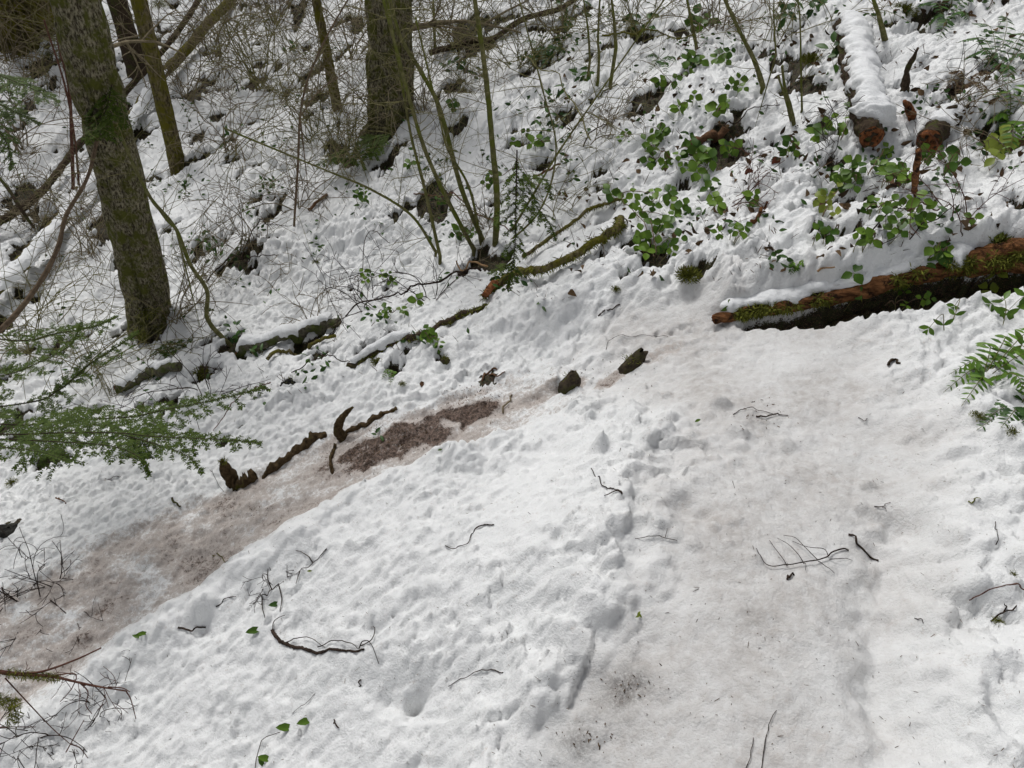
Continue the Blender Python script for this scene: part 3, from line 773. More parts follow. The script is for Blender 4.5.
# the large rotten log at the turn
q = [(714,319),(745,313),(790,305),(850,292),(905,277),(960,264),(1010,257),(1070,246)]
ds = [ground_d(x, y + 6) for x, y in q]
P = spline([at_d(x, y, d - .02) for (x, y), d in zip(q, ds)], 170)
rr = np.interp(np.linspace(0, 1, 170), [0, .15, .35, .6, .8, 1], [.016, .023, .029, .034, .048, .075])
tL = log('rotten_log', 'long rotten orange-brown log under a snow ridge at the uphill edge of the turn', P, rr, 'rot', None, 'rot_end', k=56, s=.028, amp=.34, seed=4, snow=dict(thick=.034, lo=.03, hi=.76, wide=1.25, off=(0, .035, .0), seed=7, dip=.40), moss=5200, mossL=.022, ml=(.12, 1))
mm = MB()
for k in range(70):
    i = int(rng.choice([rng.uniform(.12, .38), rng.uniform(.50, .99), rng.uniform(.7, .99)]) * 169); tuft(mm, P[i] + np.array([0, -rr[i] * .75, rr[i] * rng.uniform(-.1, .7)]), rng.uniform(.014, .034), 130, .018, .7, .5)
mm.build('moss_cushion', 'moss', tL)
# snow-laden broken log in the upper right
P = spline([at_d(871,137, ground_d(871,150) - .10), at_d(862,100, ground_d(862,112) - .07), at_d(852,60, ground_d(852,75) - .05), at_d(845,22, ground_d(845,36) - .02)], 110)
log('broken_log', 'snow-laden log pointing downhill with a splintered orange end', P, np.linspace(.050, .056, 110), 'bark_dark', 'broken logs in the upper right', 'rot_end', k=60, s=.022, amp=.30, seed=9, stretch=(1, .5, 1), snow=dict(thick=.045, lo=.07, hi=1., wide=1.0, off=(.022, .01, .0), seed=17, dip=.4))
P = spline([at_d(929,141, ground_d(929,146) - .05), at_d(940,128, ground_d(940,130) - .01), at_d(952,116, ground_d(952,116) + .05)], 30)
log('broken_log', 'short dark orange-brown stub of a log poking from the snow beside the snow-laden log', P, np.linspace(.048, .052, 30), 'bark_dark', 'broken logs in the upper right', 'rot_end', k=40, s=.025, amp=.25, seed=19, snow=dict(thick=.015, lo=.4, hi=1., seed=27, dip=.4))
def snag(label, pix, rs, m='wood_brown', name='snag', cat='dead wood', k=14, amp=.35, group='snags standing by the broken logs', Yo=0., lean=-.1):
    b = G(*pix[0]); P = pp(pix, b[1] + Yo, b[1] + Yo + lean, 40); P[0] -= (0, 0, .02)
    mb = MB(); tube(mb, P, np.interp(np.linspace(0, 1, 40), np.linspace(0, 1, len(rs)), rs), k, n3(.02, amp, int(pix[0][0]), (1, 1, .5)))
    return solo(mb, name, m, label, cat, b, group)
snag('jagged dark brown snag rising right of the snow-laden log, its tip hooked', [(904,92),(907,72),(912,60),(918,48)], [.022,.014,.011,.006], 'bark_dark')
snag('small orange splintered snag between the two broken log ends', [(912,116),(908,107),(904,101)], [.022,.017,.007], 'rot_end')
snag('narrow red-brown dead stem below the short log stub', [(914,194),(916,172),(919,150)], [.012,.012,.010], 'rot')

def dead(name, label, pix, r0, r1, m, cat='branch', group=None, lift=.0, arch=0., k=7, amp=.15, twigs=0, tl=.1, moss=0, mossL=.015, ml=(0, 1), snow=None, tr=.0012, n=None, kids=1):
    """dead wood lying on the snow"""
    P = kink(gp(pix, lift + r0 * .35, n, arch), r0); r = taper(len(P), r0, r1)
    P = P + np.cumsum(rng.normal(size=P.shape) * r0 * .045, axis=0) * np.array([1, 1, .3])
    if moss or snow:
        t = thing(name, label, cat, P[0], group)
        mb = MB(); tube(mb, P, r, max(k, 10), n3(.02, amp, int(pix[0][0])))
        if twigs: side_twigs(mb, P, twigs, tl, tr, kids=kids)
        mb.build('wood', m, t)
        if moss: m_ = MB(); fringe(m_, P, r, moss, mossL, *ml, .6); m_.build('moss', 'moss', t)
        if snow: snow_cap(t, P, r, **snow)
        return t
    mb = MB(); tube(mb, P, r, k, n3(.012, amp, int(pix[0][0])))
    if twigs: side_twigs(mb, P, twigs, tl, tr, kids=kids)
    return solo(mb, name, m, label, cat, P[0], group)
GF = 'mossy fallen limbs above the muddy trail'
dead('fallen_limb', 'thick fallen limb with hanging moss and a reddish broken lower end', [(484,302),(502,286),(530,279),(564,268),(597,250),(614,236),(618,226)], 0.0145, .018, 'bark_moss', 'fallen limb', GF, .028, .02, 14, .25, 0, moss=2600, mossL=.03)
mb = MB(); P = gp([(484,303),(492,294),(500,288)], .045, 14); tube(mb, P, taper(14, .014, .019), 10, n3(.01, .4, 3)); solo(mb, 'broken_limb_stub', 'rot_end', 'bare reddish-brown broken stub at the lower end of the thickest mossy limb', 'dead wood', P[0])
dead('fallen_limb', 'slimmer mossy limb running behind and above the thickest one up to the bramble', [(522,262),(545,248),(579,226),(597,214),(620,204)], .009, .008, 'bark_moss', 'fallen limb', GF, .03, .02, 10, .2, moss=900, mossL=.02)
dead('fallen_limb', 'long brown limb, moss only on its right half, lying left of the thickest limb', [(347,366),(366,360),(382,352),(414,339),(449,324),(466,316),(484,307)], .0135, .0145, 'bark_dark', 'fallen limb', GF, .004, .0, 12, .3, moss=4200, mossL=.024, ml=(.12, 1), snow=dict(thick=.03, lo=.05, hi=.5, seed=33, dip=.5, off=(0, .012, 0)))
P = gp([(238,356),(262,349),(290,340),(318,333),(340,325)], .02, 90, .02)
log('fallen_log', 'lichen-covered grey log with a thick snow ridge, left of the mossy brown limb', P, np.linspace(.026, .024, 90), 'lichen_bark', 'fallen logs beside the large tree', 'rot_end', k=36, s=.02, amp=.2, seed=51, snow=dict(thick=.022, lo=.0, hi=.92, off=(0, .02, .0), seed=52, dip=.5), moss=500, mossL=.014)
dead('fallen_limb', 'thin yellow-green mossy stick just below the lichen-covered log', [(268,363),(290,354),(312,348),(336,339)], .010, .009, 'bark_moss', 'fallen limb', GF, .02, .01, 8, .2, moss=700, mossL=.012)
P = gp([(118,392),(140,385),(160,377),(180,369)], .02, 70, .02)
log('fallen_log', 'short mossy log capped with snow below the foot of the large tree', P, np.linspace(.027, .024, 70), 'lichen_bark', 'fallen logs beside the large tree', 'rot_end', k=30, s=.02, amp=.25, seed=61, snow=dict(thick=.022, lo=0, hi=.9, off=(0, .02, .0), seed=62, dip=.45), moss=800, mossL=.018)
# root plate at its right end
b = G(204,378); t = thing('root_clump', 'tangled dark clump of roots at the right end of the short mossy log', 'roots', b)
mb = MB()
for k in range(26): grow(mb, b + np.array([rng.normal() * .04, rng.normal() * .02, .02]), (rng.normal(), rng.normal() * .5, rng.uniform(-.1, 1)), rng.uniform(.06, .15), .006, 1, 1.2, -1.2, 5, 2)
tube(mb, np.array([b + (0, 0, -.04), b + (-.005, 0, .03), b + (.01, .01, .07)]), [.06, .055, .02], 14, n3(.03, .5, 5)); mb.build('root', 'bark_dark', t)
mm = MB(); tuft(mm, b + np.array([.01, -.03, .045]), .045, 420, .022, .8); mm.build('moss', 'moss', t)

# big poles leaning on the far left slope
def pole(label, pix, r0, r1, group, snow=None, m='bark_moss', name='fallen_pole', lift=.12, moss=900):
    P = gp(pix, lift, 150); k = np.ones(31) / 31; P[:, 2] = np.convolve(np.pad(P[:, 2], 15, mode='edge'), k, 'valid')
    log(name, label, P, np.linspace(r0, r1, len(P)), m, group, None, k=24, s=.04, amp=.2, seed=int(pix[0][0]) + 70, snow=snow, moss=moss, mossL=.025, cat='fallen pole')
GPO = 'long fallen poles on the left slope'
pole('long snow-edged mossy pole slanting up from the left border, passing behind the large trunk', [(-40,330),(0,300),(30,270),(60,236),(90,202),(132,140),(164,100),(205,44),(240,2),(262,-30)], .055, .045, GPO, dict(thick=.035, lo=.0, hi=.7, off=(.03, -.02, 0), seed=81, dip=.2))
pole('slimmer dark pole lying parallel above the long snow-edged one', [(-30,262),(10,232),(50,200),(84,160),(130,112),(185,38),(212,-8)], .032, .026, GPO, None, 'bark_dark', moss=500)
pole('weathered dark pole lying across the slope at the top, right of the central tree', [(430,62),(470,50),(500,38),(545,20),(575,4)], .022, .018, GPO, None, 'bark_dark', lift=.05, moss=300)

# roots, stumps and step timbers along the muddy trail
def slab(pix, wid, hgt, seed, n=70, sink=.02, lean=.0):
    """a split, squared-off length of half-buried wood with a ragged top edge"""
    P = gp(pix, 0, n); T, U, V = frames(P); s = np.cross(T, (0, 0, 1.)); s /= np.linalg.norm(s, axis=1)[:, None]
    a_ = np.linspace(0, 2 * math.pi, 28, endpoint=False); ca, sa = np.cos(a_), np.sin(a_)
    q = (abs(ca) ** 5 + abs(sa) ** 5) ** (-1 / 5.)
    t = np.linspace(0, 1, n); top = hgt * (.65 + .55 * vn2(t * 9, t * 0 + seed, seed) + .35 * np.round(2 * vn2(t * 5, t * 0 + seed, seed + 1)) / 2); endf = np.clip(np.minimum(t, 1 - t) / .05, .05, 1) ** .5
    top = np.clip(top, hgt * .15, None) * endf; w = wid * (.8 + .35 * vn2(t * 7, t * 0 + 3.3, seed + 2)) * endf
    up = np.array([0, 0, 1.]); x = (ca * q)[None] * w[:, None] + lean * 0; z = (sa * q)[None]
    z = np.where(z > 0, z * top[:, None], z * .05) - sink * .2
    v = P[:, None] + s[:, None] * x[..., None] + up * z[..., None] + s[:, None] * (lean * np.clip(z, 0, 9))[..., None]
    v = v + s[:, None] * (.30 * wid * vn3(v[..., 0] / .05, v[..., 1] / .05, v[..., 2] / .010, seed))[..., None] + up * (.004 * vn3(v[..., 0] / .008, v[..., 1] / .008, v[..., 2] / .02, seed + 4))[..., None]
    k = 28; i = np.arange(n - 1)[:, None] * k; j = np.arange(k)[None]; j2 = (j + 1) % k
    mb = MB().add(v.reshape(-1, 3), np.stack([i + j, i + j2, i + k + j2, i + k + j], -1).reshape(-1, 4))
    for e in (0, n - 1):
        fj = np.arange(k); mb.add(np.vstack([v[e], v[e].mean(0)[None]]), np.stack([np.full(k, k), fj, (fj + 1) % k], -1))
    return mb, P
b = G(238,484); t = thing('broken_stump', 'V-shaped broken stump with a mossy left prong beside the muddy trail', 'stump', b)
mb = MB(); Yb = b[1] + .01
tube(mb, pp([(237,492),(232,480),(227,470),(221,461)], Yb, Yb + .02, 30), np.interp(np.linspace(0, 1, 30), [0, .5, .8, 1], [.030, .026, .020, .006]), 22, n3(.014, .28, 8, (1, 1, .3), True))
m2, _ = slab([(232,487),(241,485),(250,481),(257,476)], .020, .055, 5, 40, lean=-.25); mb.v += m2.v; mb.c += m2.c; mb.q += [f + mb.n for f in m2.q]; mb.t += [f + mb.n for f in m2.t]; mb.n += m2.n
mb.build('wood', 'root', t); mm = MB(); tuft(mm, on_plane(223,462,Yb + .02), .018, 200, .012); mm.build('moss', 'moss', t)
GR = 'roots and timbers edging the muddy trail'
mb, P = slab([(262,479),(270,472),(279,465),(288,460),(297,452),(308,445),(316,439),(327,436)], .016, .042, 31, 90, lean=-.3)
solo(mb, 'edging_timber', 'root', 'long dark half-buried timber edging the muddy trail right of the V-shaped stump', 'timber', P[0], GR)
mb, P = slab([(340,438),(352,430),(366,424),(382,415),(398,409)], .012, .022, 37, 60, lean=-.3)
solo(mb, 'edging_timber', 'root', 'low broken timber half hidden along the upper edge of the bare mud', 'timber', P[0], GR)
b = G(343,440); mb = MB(); tube(mb, pp([(345,440),(338,430),(341,420),(347,412),(353,407)], b[1], b[1] + .03, 30), np.interp(np.linspace(0, 1, 30), [0, .3, .7, 1], [.024, .019, .012, .004]), 18, n3(.012, .22, 12, (1, 1, .4), True)); solo(mb, 'exposed_root', 'root', 'short hooked root stub standing at the top corner of the bare mud', 'root', b, GR)
mb, P = slab([(333,474),(331,464),(332,455),(336,446)], .008, .030, 41, 30)
solo(mb, 'step_timber', 'root', 'dark upright edge of a step timber at the left end of the bare mud', 'step', P[0], GR)
def lump(name, label, px, py, sx, sy, sz, m, cat, group, rot=0., lean=0., moss=0, seed=3):
    b = G(px, py); nu, nv = 30, 20
    u = np.linspace(0, 2 * math.pi, nu, endpoint=False)[None]; v = np.linspace(-1.2, 1.5, nv)[:, None]
    x, y, z = np.cos(u) * np.cos(v), np.sin(u) * np.cos(v), np.sin(v) + 0 * u
    q = 1 + .28 * vn3(x * 1.6, y * 1.6, z * 1.6, seed) + .12 * vn3(x * 4, y * 4, z * 4, seed + 1)
    x, y, z = np.sign(x) * abs(x) ** .8 * sx * q, np.sign(y) * abs(y) ** .8 * sy * q, z * sz * q
    f_ = vn3(x / sx * 2.2, y / sy * 2.2, z / sz * 2.2, seed + 7); z = z * (1 + .25 * np.round(f_ * 2) / 2) - sz * .12
    x = x * (1 + .18 * np.round(vn3(z / sz * 3, y / sy * 3, x / sx, seed + 8) * 2) / 2)
    x = x + z * lean
    X_, Y_ = x * math.cos(rot) - y * math.sin(rot), x * math.sin(rot) + y * math.cos(rot)
    V_ = np.stack([X_ + b[0], Y_ + b[1], z + b[2]], -1).reshape(-1, 3)
    i = np.arange(nv - 1)[:, None] * nu; j = np.arange(nu)[None]; j2 = (j + 1) % nu
    mb = MB().add(V_, np.stack([i + j, i + j2, i + nu + j2, i + nu + j], -1).reshape(-1, 4))
    if moss:
        t = thing(name, label, cat, b, group); mb.build('core', m, t); mm = MB(); tuft(mm, b + (0, 0, sz * .6), max(sx, sy) * .8, moss, .012); mm.build('moss', 'moss', t); return t
    return solo(mb, name, m, label, cat, b, group)
GS = 'dark step blocks at the head of the muddy trail'
lump('step_block', 'lower dark step block, small, with scuffed mud on its right', 569, 386, .034, .032, .058, 'rock', 'step', GS, .3, .1, 60, 3)
lump('step_block', 'upper dark mossy step block, tallest, at the bend of the trail', 629, 370, .040, .034, .080, 'rock', 'step', GS, .5, .45, 120, 4)
lump('rock', 'flat black wet rock in the snow at the left border', 10, 530, .062, .035, .025, 'black_rock', 'rock', None, .3, 0, 0, 6)
lump('rock', 'brown mossy rock poking out above the bare mud, under the brown limb', 445, 361, .022, .018, .024, 'rock', 'rock', None, 0, 0, 120, 8)
lump('rock', 'dark buried rock in a hollow below the lichen-covered log', 291, 384, .045, .03, .03, 'black_rock', 'rock', None, 0, 0, 90, 9)
lump('bark_chunk', 'tiny red-brown chunk of wood left of the dark sticks above the bare mud', 422, 384, .010, .008, .012, 'wood_brown', 'bark', None, 0, 0, 0, 10)

# ------------------------------------------------------------------ bare stems of the central clump
def stem_thing(name, label, stems, base, m='stem', group=None, cat='shrub', twn=8, twl=.22, lean=.25, twm='twig_olive', lvl=1, kids=2, ext=0):
    """stems: (pixel path from the foot up, radius px at foot). Each stem is a part, its twigs a sub-part"""
    b = G(*base); t = thing(name, label, cat, b, group)
    for pix, w in stems:
        off = rng.uniform(-.06, .06)
        P = pp(pix, b[1] + off, b[1] + off - lean * rng.uniform(.3, 1.2), 14 + 6 * len(pix))
        foot = P[0].copy(); foot[2] = min(foot[2], gz1(foot[0], foot[1])) - .03
        P = np.vstack([foot[None], P])
        if ext: P = np.vstack([P, P[-1] + unit(P[-1] - P[-3]) * ext * .5, P[-1] + unit(P[-1] - P[-3]) * ext])
        r0 = w / F_PX * np.linalg.norm(b - CAM) * .5
        mb = MB(); tube(mb, P, taper(len(P), r0, r0 * .5), 8, n3(.03, .12, int(pix[0][0])))
        o = mb.build('stem', m, t)
        if twn:
            tb = MB(); side_twigs(tb, P, twn, twl, .0022, .15, 1.0, .1, lvl, kids); tb.build('twig_crown', twm, o)
    return t
stem_thing('bare_shrub', 'clump of tall bare olive stems fanning up from one base on the central slope',
    [([(495,252),(497,200),(492,140),(485,70),(474,-5)], 6.5), ([(488,252),(462,190),(440,110),(420,70),(400,36),(389,-5)], 5.2), ([(474,250),(445,195),(425,150),(412,108),(398,56),(386,10)], 4.6),
     ([(440,256),(425,190),(412,140),(404,96)], 3.6), ([(436,252),(412,216),(372,190),(330,172)], 3.2), ([(482,250),(470,190),(448,150),(440,120)], 3), ([(500,250),(530,200),(560,150),(600,92)], 2.6), ([(500,250),(540,210),(556,150),(540,80)], 2.2)], (488,253), twn=11, twl=.42, ext=.5, lvl=2, kids=2)
GB = 'bare twiggy shrubs on the slope'
stem_thing('bare_shrub', 'wiry dark brown sapling forking upward between the thin trunk and the central tree', [([(294,226),(298,164),(300,117),(308,79),(326,38),(350,-4)], 2.3), ([(300,117),(320,90),(350,70)], 1.4)], (294,226), 'stem_brown', GB, twn=12, twl=.35, twm='twig', lvl=2)
stem_thing('bare_shrub', 'pair of upright reddish shoots crossing in front of the large furrowed trunk', [([(74,212),(72,150),(69,88),(58,40),(56,-5)], 3.2), ([(80,205),(76,150),(66,90),(44,20)], 2.2)], (76,212), 'twig_red', GB, twn=9, twl=.35, twm='twig', lvl=2)
stem_thing('bare_shrub', 'curving green-barked stem rising left from the small evergreen sprig beside the large tree', [([(233,348),(208,320),(207,291),(190,264),(176,229),(152,200),(136,170),(123,141)], 4.5), ([(176,229),(164,217),(141,182),(128,150)], 1.8)], (236,350), 'stem', GB, twn=9, twl=.35, lvl=2, lean=-.2)
stem_thing('bare_shrub', 'leaning olive stem at the upper right, alone on open snow', [([(763,87),(755,62),(743,38),(723,-4)], 5)], (763,88), 'stem', GB, twn=6, twl=.25, ext=.3)
stem_thing('bare_shrub', 'short thick green stem growing out of the dark hollow behind the snow-laden log', [([(885,40),(880,20),(872,-5)], 5)], (885,42), 'stem', GB, twn=4, twl=.2, ext=.3)
stem_thing('bare_shrub', 'two cut brown shoots standing just left of the snow-laden log', [([(794,124),(790,105),(785,88),(782,66)], 4), ([(792,124),(786,100),(778,76)], 3)], (794,125), 'stem', GB, twn=2, twl=.1)
stem_thing('bare_shrub', 'trio of thin straight stems at the top, left of the leafy band', [([(598,80),(599,55),(598,38),(600,-5)], 3), ([(590,60),(588,30),(583,-5)], 2.4), ([(616,48),(614,20),(611,-5)], 3.4)], (598,82), 'stem', GB, twn=5, twl=.3, ext=.2)
stem_thing('bare_shrub', 'dark upright stem at the top edge left of the leaning olive stem', [([(697,50),(692,24),(686,-5)], 3.6)], (697,50), 'stem', GB, twn=5, twl=.3, ext=.2)
stem_thing('bare_shrub', 'single thin vertical stem just right of the central tree', [([(435,52),(434,20),(433,-5)], 3)], (435,52), 'stem', GB, twn=7, twl=.4, ext=.2, lvl=2)
stem_thing('bare_shrub', 'slender twin shoots rising left of the short cut brown ones near the red leaves', [([(802,110),(801,70),(800,20),(797,-5)], 2), ([(776,55),(774,20),(774,-5)], 1.8)], (802,112), 'stem', GB, twn=3, twl=.15)
# broken brown branch bending up on the left
b = G(-60,360); t = thing('broken_branch', 'thick brown branch curving up from the left border to a snapped tip by the trunk', 'branch', at_d(-10,340,3.9))
P = dp([(-60,372,3.9),(0,330,3.9),(38,285,3.95),(58,247,3.95),(66,216,3.95),(88,176,3.9),(100,126,3.85),(112,86,3.8)], 70)
mb = MB(); tube(mb, P, taper(70, .014, .008), 10, n3(.03, .2, 4)); o = mb.build('wood', 'stem_brown', t)
tb = MB(); side_twigs(tb, P, 16, .4, .0022, .1, 1, .1, 2, 2); tb.build('twig_crown', 'twig', t)
P = dp([(-60,120,4.4),(0,179,4.4),(20,208,4.4),(34,228,4.5)], 30); mb = MB(); tube(mb, P, taper(30, .011, .008), 8, n3(.03, .2, 4)); side_twigs(mb, P, 6, .2, .002)
solo(mb, 'broken_branch', 'bark_dark', 'straight dark branch slanting down from the left border above the thick curving brown one', 'branch', P[0])

# wiry undergrowth: one shrub at each foot
def bare(label, px, py, n, L, m, dirx=0., lvl=2, r=.003, kids=3, up=.25, spread=.7):
    b = G(px, py); mb = MB(); mr = .24 / F_PX * np.linalg.norm(b - CAM); r = max(r, 2.2 * mr)
    if L > .45: n = int(n * 1.8); kids = 4
    for k in range(n):
        d = np.array([rng.normal() * spread + dirx, rng.normal() * spread * .5 - .05, 1.0])
        grow(mb, b + np.array([rng.normal() * .03, rng.normal() * .03, -.02]), d, L * rng.uniform(.5, 1.2), r * rng.uniform(.7, 1.3), lvl, 1.3, -up, 4, kids, 9, mr)
    return solo(mb, 'bare_shrub', m, label, 'shrub', b, GB)
SH = [
 (20,150,7,1.3,'twig','wiry grey shrub at the left border above the curving brown branch',.2),
 (10,60,7,1.4,'twig','wiry shrub between the moss-wrapped corner trunk and the left border',.3),
 (95,60,6,1.3,'twig_olive','thin-stemmed shrub directly left of the large furrowed trunk',.0),
 (185,100,6,1.2,'twig','pale wiry shrub immediately right of the slender mossy trunk',.2),
 (215,60,7,1.3,'twig','tangled shrub where the long pole meets the top of the slope',.0),
 (230,150,7,1.0,'twig','low spreading shrub on open snow right of the slender mossy tree',.3),
 (260,90,8,1.3,'twig_olive','dense shrub of arching olive twigs left of the thin mossy brown trunk',.2),
 (275,25,7,1.4,'twig','fine shrub at the top edge midway between the slender and central trees',.0),
 (310,140,8,1.1,'twig_olive','many-twigged shrub at the foot of the thin mossy brown trunk',.1),
 (350,60,7,1.3,'twig','wiry shrub filling the gap between the thin trunk and the central tree',.2),
 (350,165,8,.9,'twig_olive','bushy low shrub below and left of the central tree',-.1),
 (378,128,9,.9,'twig','pale twigs crowded around the foot of the central tree',.0),
 (425,110,6,1.1,'twig','shrub of long thin twigs right of the foot of the central tree',.1),
 (455,45,7,1.2,'twig_olive','twiggy shrub at the top edge between the tallest olive stems and the central tree',.0),
 (520,70,7,1.0,'twig_olive','olive shrub on the leafy slope right of the tallest bare stem',.0),
 (560,40,6,1.0,'twig','wiry shrub left of the trio of thin straight stems',.1),
 (640,40,6,.9,'twig_olive','shrub of crossing twigs right of the trio of thin straight stems',.1),
 (715,30,6,.8,'twig','small shrub near the top between two upright stems at the upper right',.2),
 (780,40,6,.7,'twig_olive','low wiry shrub over the red-brown litter at the upper right',.1),
 (40,230,6,.9,'twig','thin shrub left of the large trunk over the long snow-edged pole',.2),
 (95,255,7,.8,'twig','twiggy shrub just left of the foot of the large trunk',.1),
 (180,320,6,.7,'twig','fine twigs springing from the snow at the right foot of the large trunk',.2),
 (30,350,7,.9,'twig_olive','tangle of olive twigs at the left border above the fir boughs',.3),
 (90,370,7,.8,'twig_olive','olive twigs growing up through the fir boughs at the left',.2),
 (205,395,6,.45,'twig_dark','low dark twigs around the tangled root clump',.0),
 (320,325,7,.4,'twig','little wiry shrub standing on the lichen-covered log',.0),
 (365,305,8,.45,'twig_dark','low dark wiry shrub on open snow left of the long dark twig',.0),
 (425,300,7,.4,'twig_dark','sparse dark twiglets beside the long dark twig',.1),
 (300,205,6,.5,'twig','low scribble of grey twigs on the snow left of the arching stem',.0),
 (250,255,6,.5,'twig','thin grey twigs above the small dark-leaved plants on the left slope',.2),
 (965,105,7,.45,'twig','wiry dead shrub on snow at the upper right near the dark ferns',.0),
 (1000,150,6,.4,'twig','fine twigs at the right border under the dark fern',-.2),
 (925,100,5,.35,'twig_dark','small dark twigs around the hooked snag',.0),
 (835,150,5,.35,'twig_dark','dark fine twigs directly left of the splintered orange end',.0),
 (960,215,5,.35,'twig_red','sparse reddish twigs on snow above the rotten log at right',.0),
 (18,600,8,.30,'twig_dark','dark wiry shrublet at the left border beside the muddy trail',.1),
 (45,590,6,.28,'twig_dark','faint low shrublet just right of the one at the left border',.2),
 (105,700,7,.18,'twig_dark','fine dark twigs standing in the snow at the lower left',.0),
 (25,740,7,.26,'twig_dark','dark twigs in the bottom left corner under the mossy branch',.2),
 (275,575,5,.12,'twig_dark','few thin dark twiglets around the mossy stub in the lower left snow',.0),
 (490,225,8,.4,'twig','small crowded twigs at the base of the tall olive stems',.0),
 (560,215,6,.4,'twig_olive','little shrub behind the slimmer mossy limb',.2),
 (600,140,6,.5,'twig','thin twigs over the leafy slope right of the tall olive stems',.2),
 (740,200,6,.3,'twig_red','reddish twiglets among the three-leaved sprigs in the middle right',.0),
]
for px, py, n, L, m, lab, dx in SH: bare(lab, px, py, n, L, m, dx, 2, .0032 if L > .6 else (.0022 if L > .3 else .0012), 3)

# ------------------------------------------------------------------ long twigs on or over the slope
GW = 'fallen twigs on the upper slope'
dead('fallen_twig', 'long dark crooked twig reaching down left from the tip of the reddish limb', [(346,322),(361,311),(385,306),(408,301),(437,294),(452,284),(467,278),(481,276)], .004, .006, 'twig_dark', 'twig', GW, .03, .04, 6, .2, 7, .16)
dead('fallen_twig', 'pale tan splinter of wood pointing left beside the hanging mossy spray', [(456,269),(470,271),(487,275)], .0035, .006, 'wood_tan', 'twig', GW, .05, .01, 6)
dead('fallen_twig', 'long reddish twig slanting down across the bases of the olive stems', [(414,206),(440,218),(470,231),(508,245)], .0045, .003, 'twig_red', 'twig', GW, .08, .05, 6, .2, 3, .1)
dead('dead_log', 'short brown rotten log piece lying among three-leaved sprigs', [(688,150),(700,145),(712,138),(724,131)], .021, .018, 'wood_brown', 'log', None, .015, 0, 12, .35)
dead('fallen_twig', 'dark curved twig running right from the brown log piece', [(722,134),(742,127),(760,118),(778,111)], .004, .0015, 'twig_dark', 'twig', GW, .03, .03, 6, .2, 4, .08)
dead('fallen_twig', 'reddish-brown stick below the leafy left patch of the slope', [(533,178),(548,174),(560,167)], .007, .005, 'wood_brown', 'twig', GW, .01, .01, 6)
dead('fallen_twig', 'bent dark twig shaped like a hook on open snow in the upper centre', [(583,149),(588,137),(597,131),(608,125)], .004, .003, 'twig_dark', 'twig', GW, .01, .01, 6)
dead('fallen_twig', 'olive stick lying level above the hook-shaped twig', [(588,103),(602,96),(617,88)], .005, .004, 'stem', 'twig', GW, .02, .01, 6)
dead('fallen_twig', 'forked dark twig reaching right from the curving green-barked stem', [(208,291),(222,281),(243,272),(262,268),(278,264)], .005, .0025, 'twig_dark', 'twig', GW, .06, .05, 6, .2, 5, .15)
dead('fallen_twig', 'dark twig arching over the little dark-leaved plants on the left slope', [(243,268),(255,244),(275,238),(293,234)], .004, .002, 'twig_dark', 'twig', GW, .06, .05, 6, .2, 3, .12)
dead('fallen_twig', 'short brown broken stick lying left of the tall olive stems', [(309,212),(318,204),(327,196)], .010, .009, 'wood_brown', 'twig', GW, .01, 0, 7)
dead('fallen_twig', 'thin dark arching twig ending at the brown limb with half moss', [(292,376),(310,366),(330,363),(350,365)], .003, .0025, 'twig_dark', 'twig', GW, .02, .02, 5, .2, 3, .06)
dead('fallen_twig', 'dark arching loop of twig on open snow above the long dark twig', [(363,273),(366,252),(376,245),(390,246)], .0025, .002, 'twig_dark', 'twig', GW, .02, .08, 5, .2, 2, .06)
dead('fallen_twig', 'thin level twig stretching across snow above the rotten log', [(905,217),(925,214),(948,210)], .004, .002, 'twig_red', 'twig', GW, .02, .01, 5)
dead('fallen_twig', 'slanting dark twig between the dark-leaved sprigs above the rotten log', [(858,247),(880,228),(905,216)], .003, .002, 'twig_dark', 'twig', GW, .02, .02, 5, .2, 2, .06)
dead('fallen_twig', 'two-pronged dark twig just above the middle of the rotten log', [(906,247),(925,232),(940,222),(955,212)], .0028, .0014, 'twig_dark', 'twig', GW, .02, .02, 5, .2, 3, .07)
dead('fallen_twig', 'tan chip of wood lying on the snow ridge over the rotten log', [(812,285),(821,282),(829,280)], .004, .003, 'wood_tan', 'twig', GW, .055, .0, 6)
dead('fallen_twig', 'red-brown rotten strip hanging down the snow left of the orange snag', [(750,225),(758,216),(766,204)], .009, .006, 'rot', 'twig', GW, .01, .01, 7, .4)
dead('fallen_twig', 'thin twig sloping across the upper snow left of the thin trunk', [(240,98),(232,88),(222,75),(200,56)], .006, .003, 'twig_dark', 'twig', GW, .05, .06, 6, .2, 4, .2)
dead('fallen_twig', 'long thin olive twig lying up the slope near the top centre', [(588,158),(560,125),(530,98),(500,76)], .004, .003, 'twig_olive', 'twig', GW, .10, .1, 6, .2, 5, .2)
dead('fallen_twig', 'mossy level bough with hanging threads in the upper centre right', [(600,52),(630,57),(655,54),(690,52)], .006, .003, 'bark_moss', 'twig', GW, .10, .03, 6, .2, 5, .12, moss=500, mossL=.02)

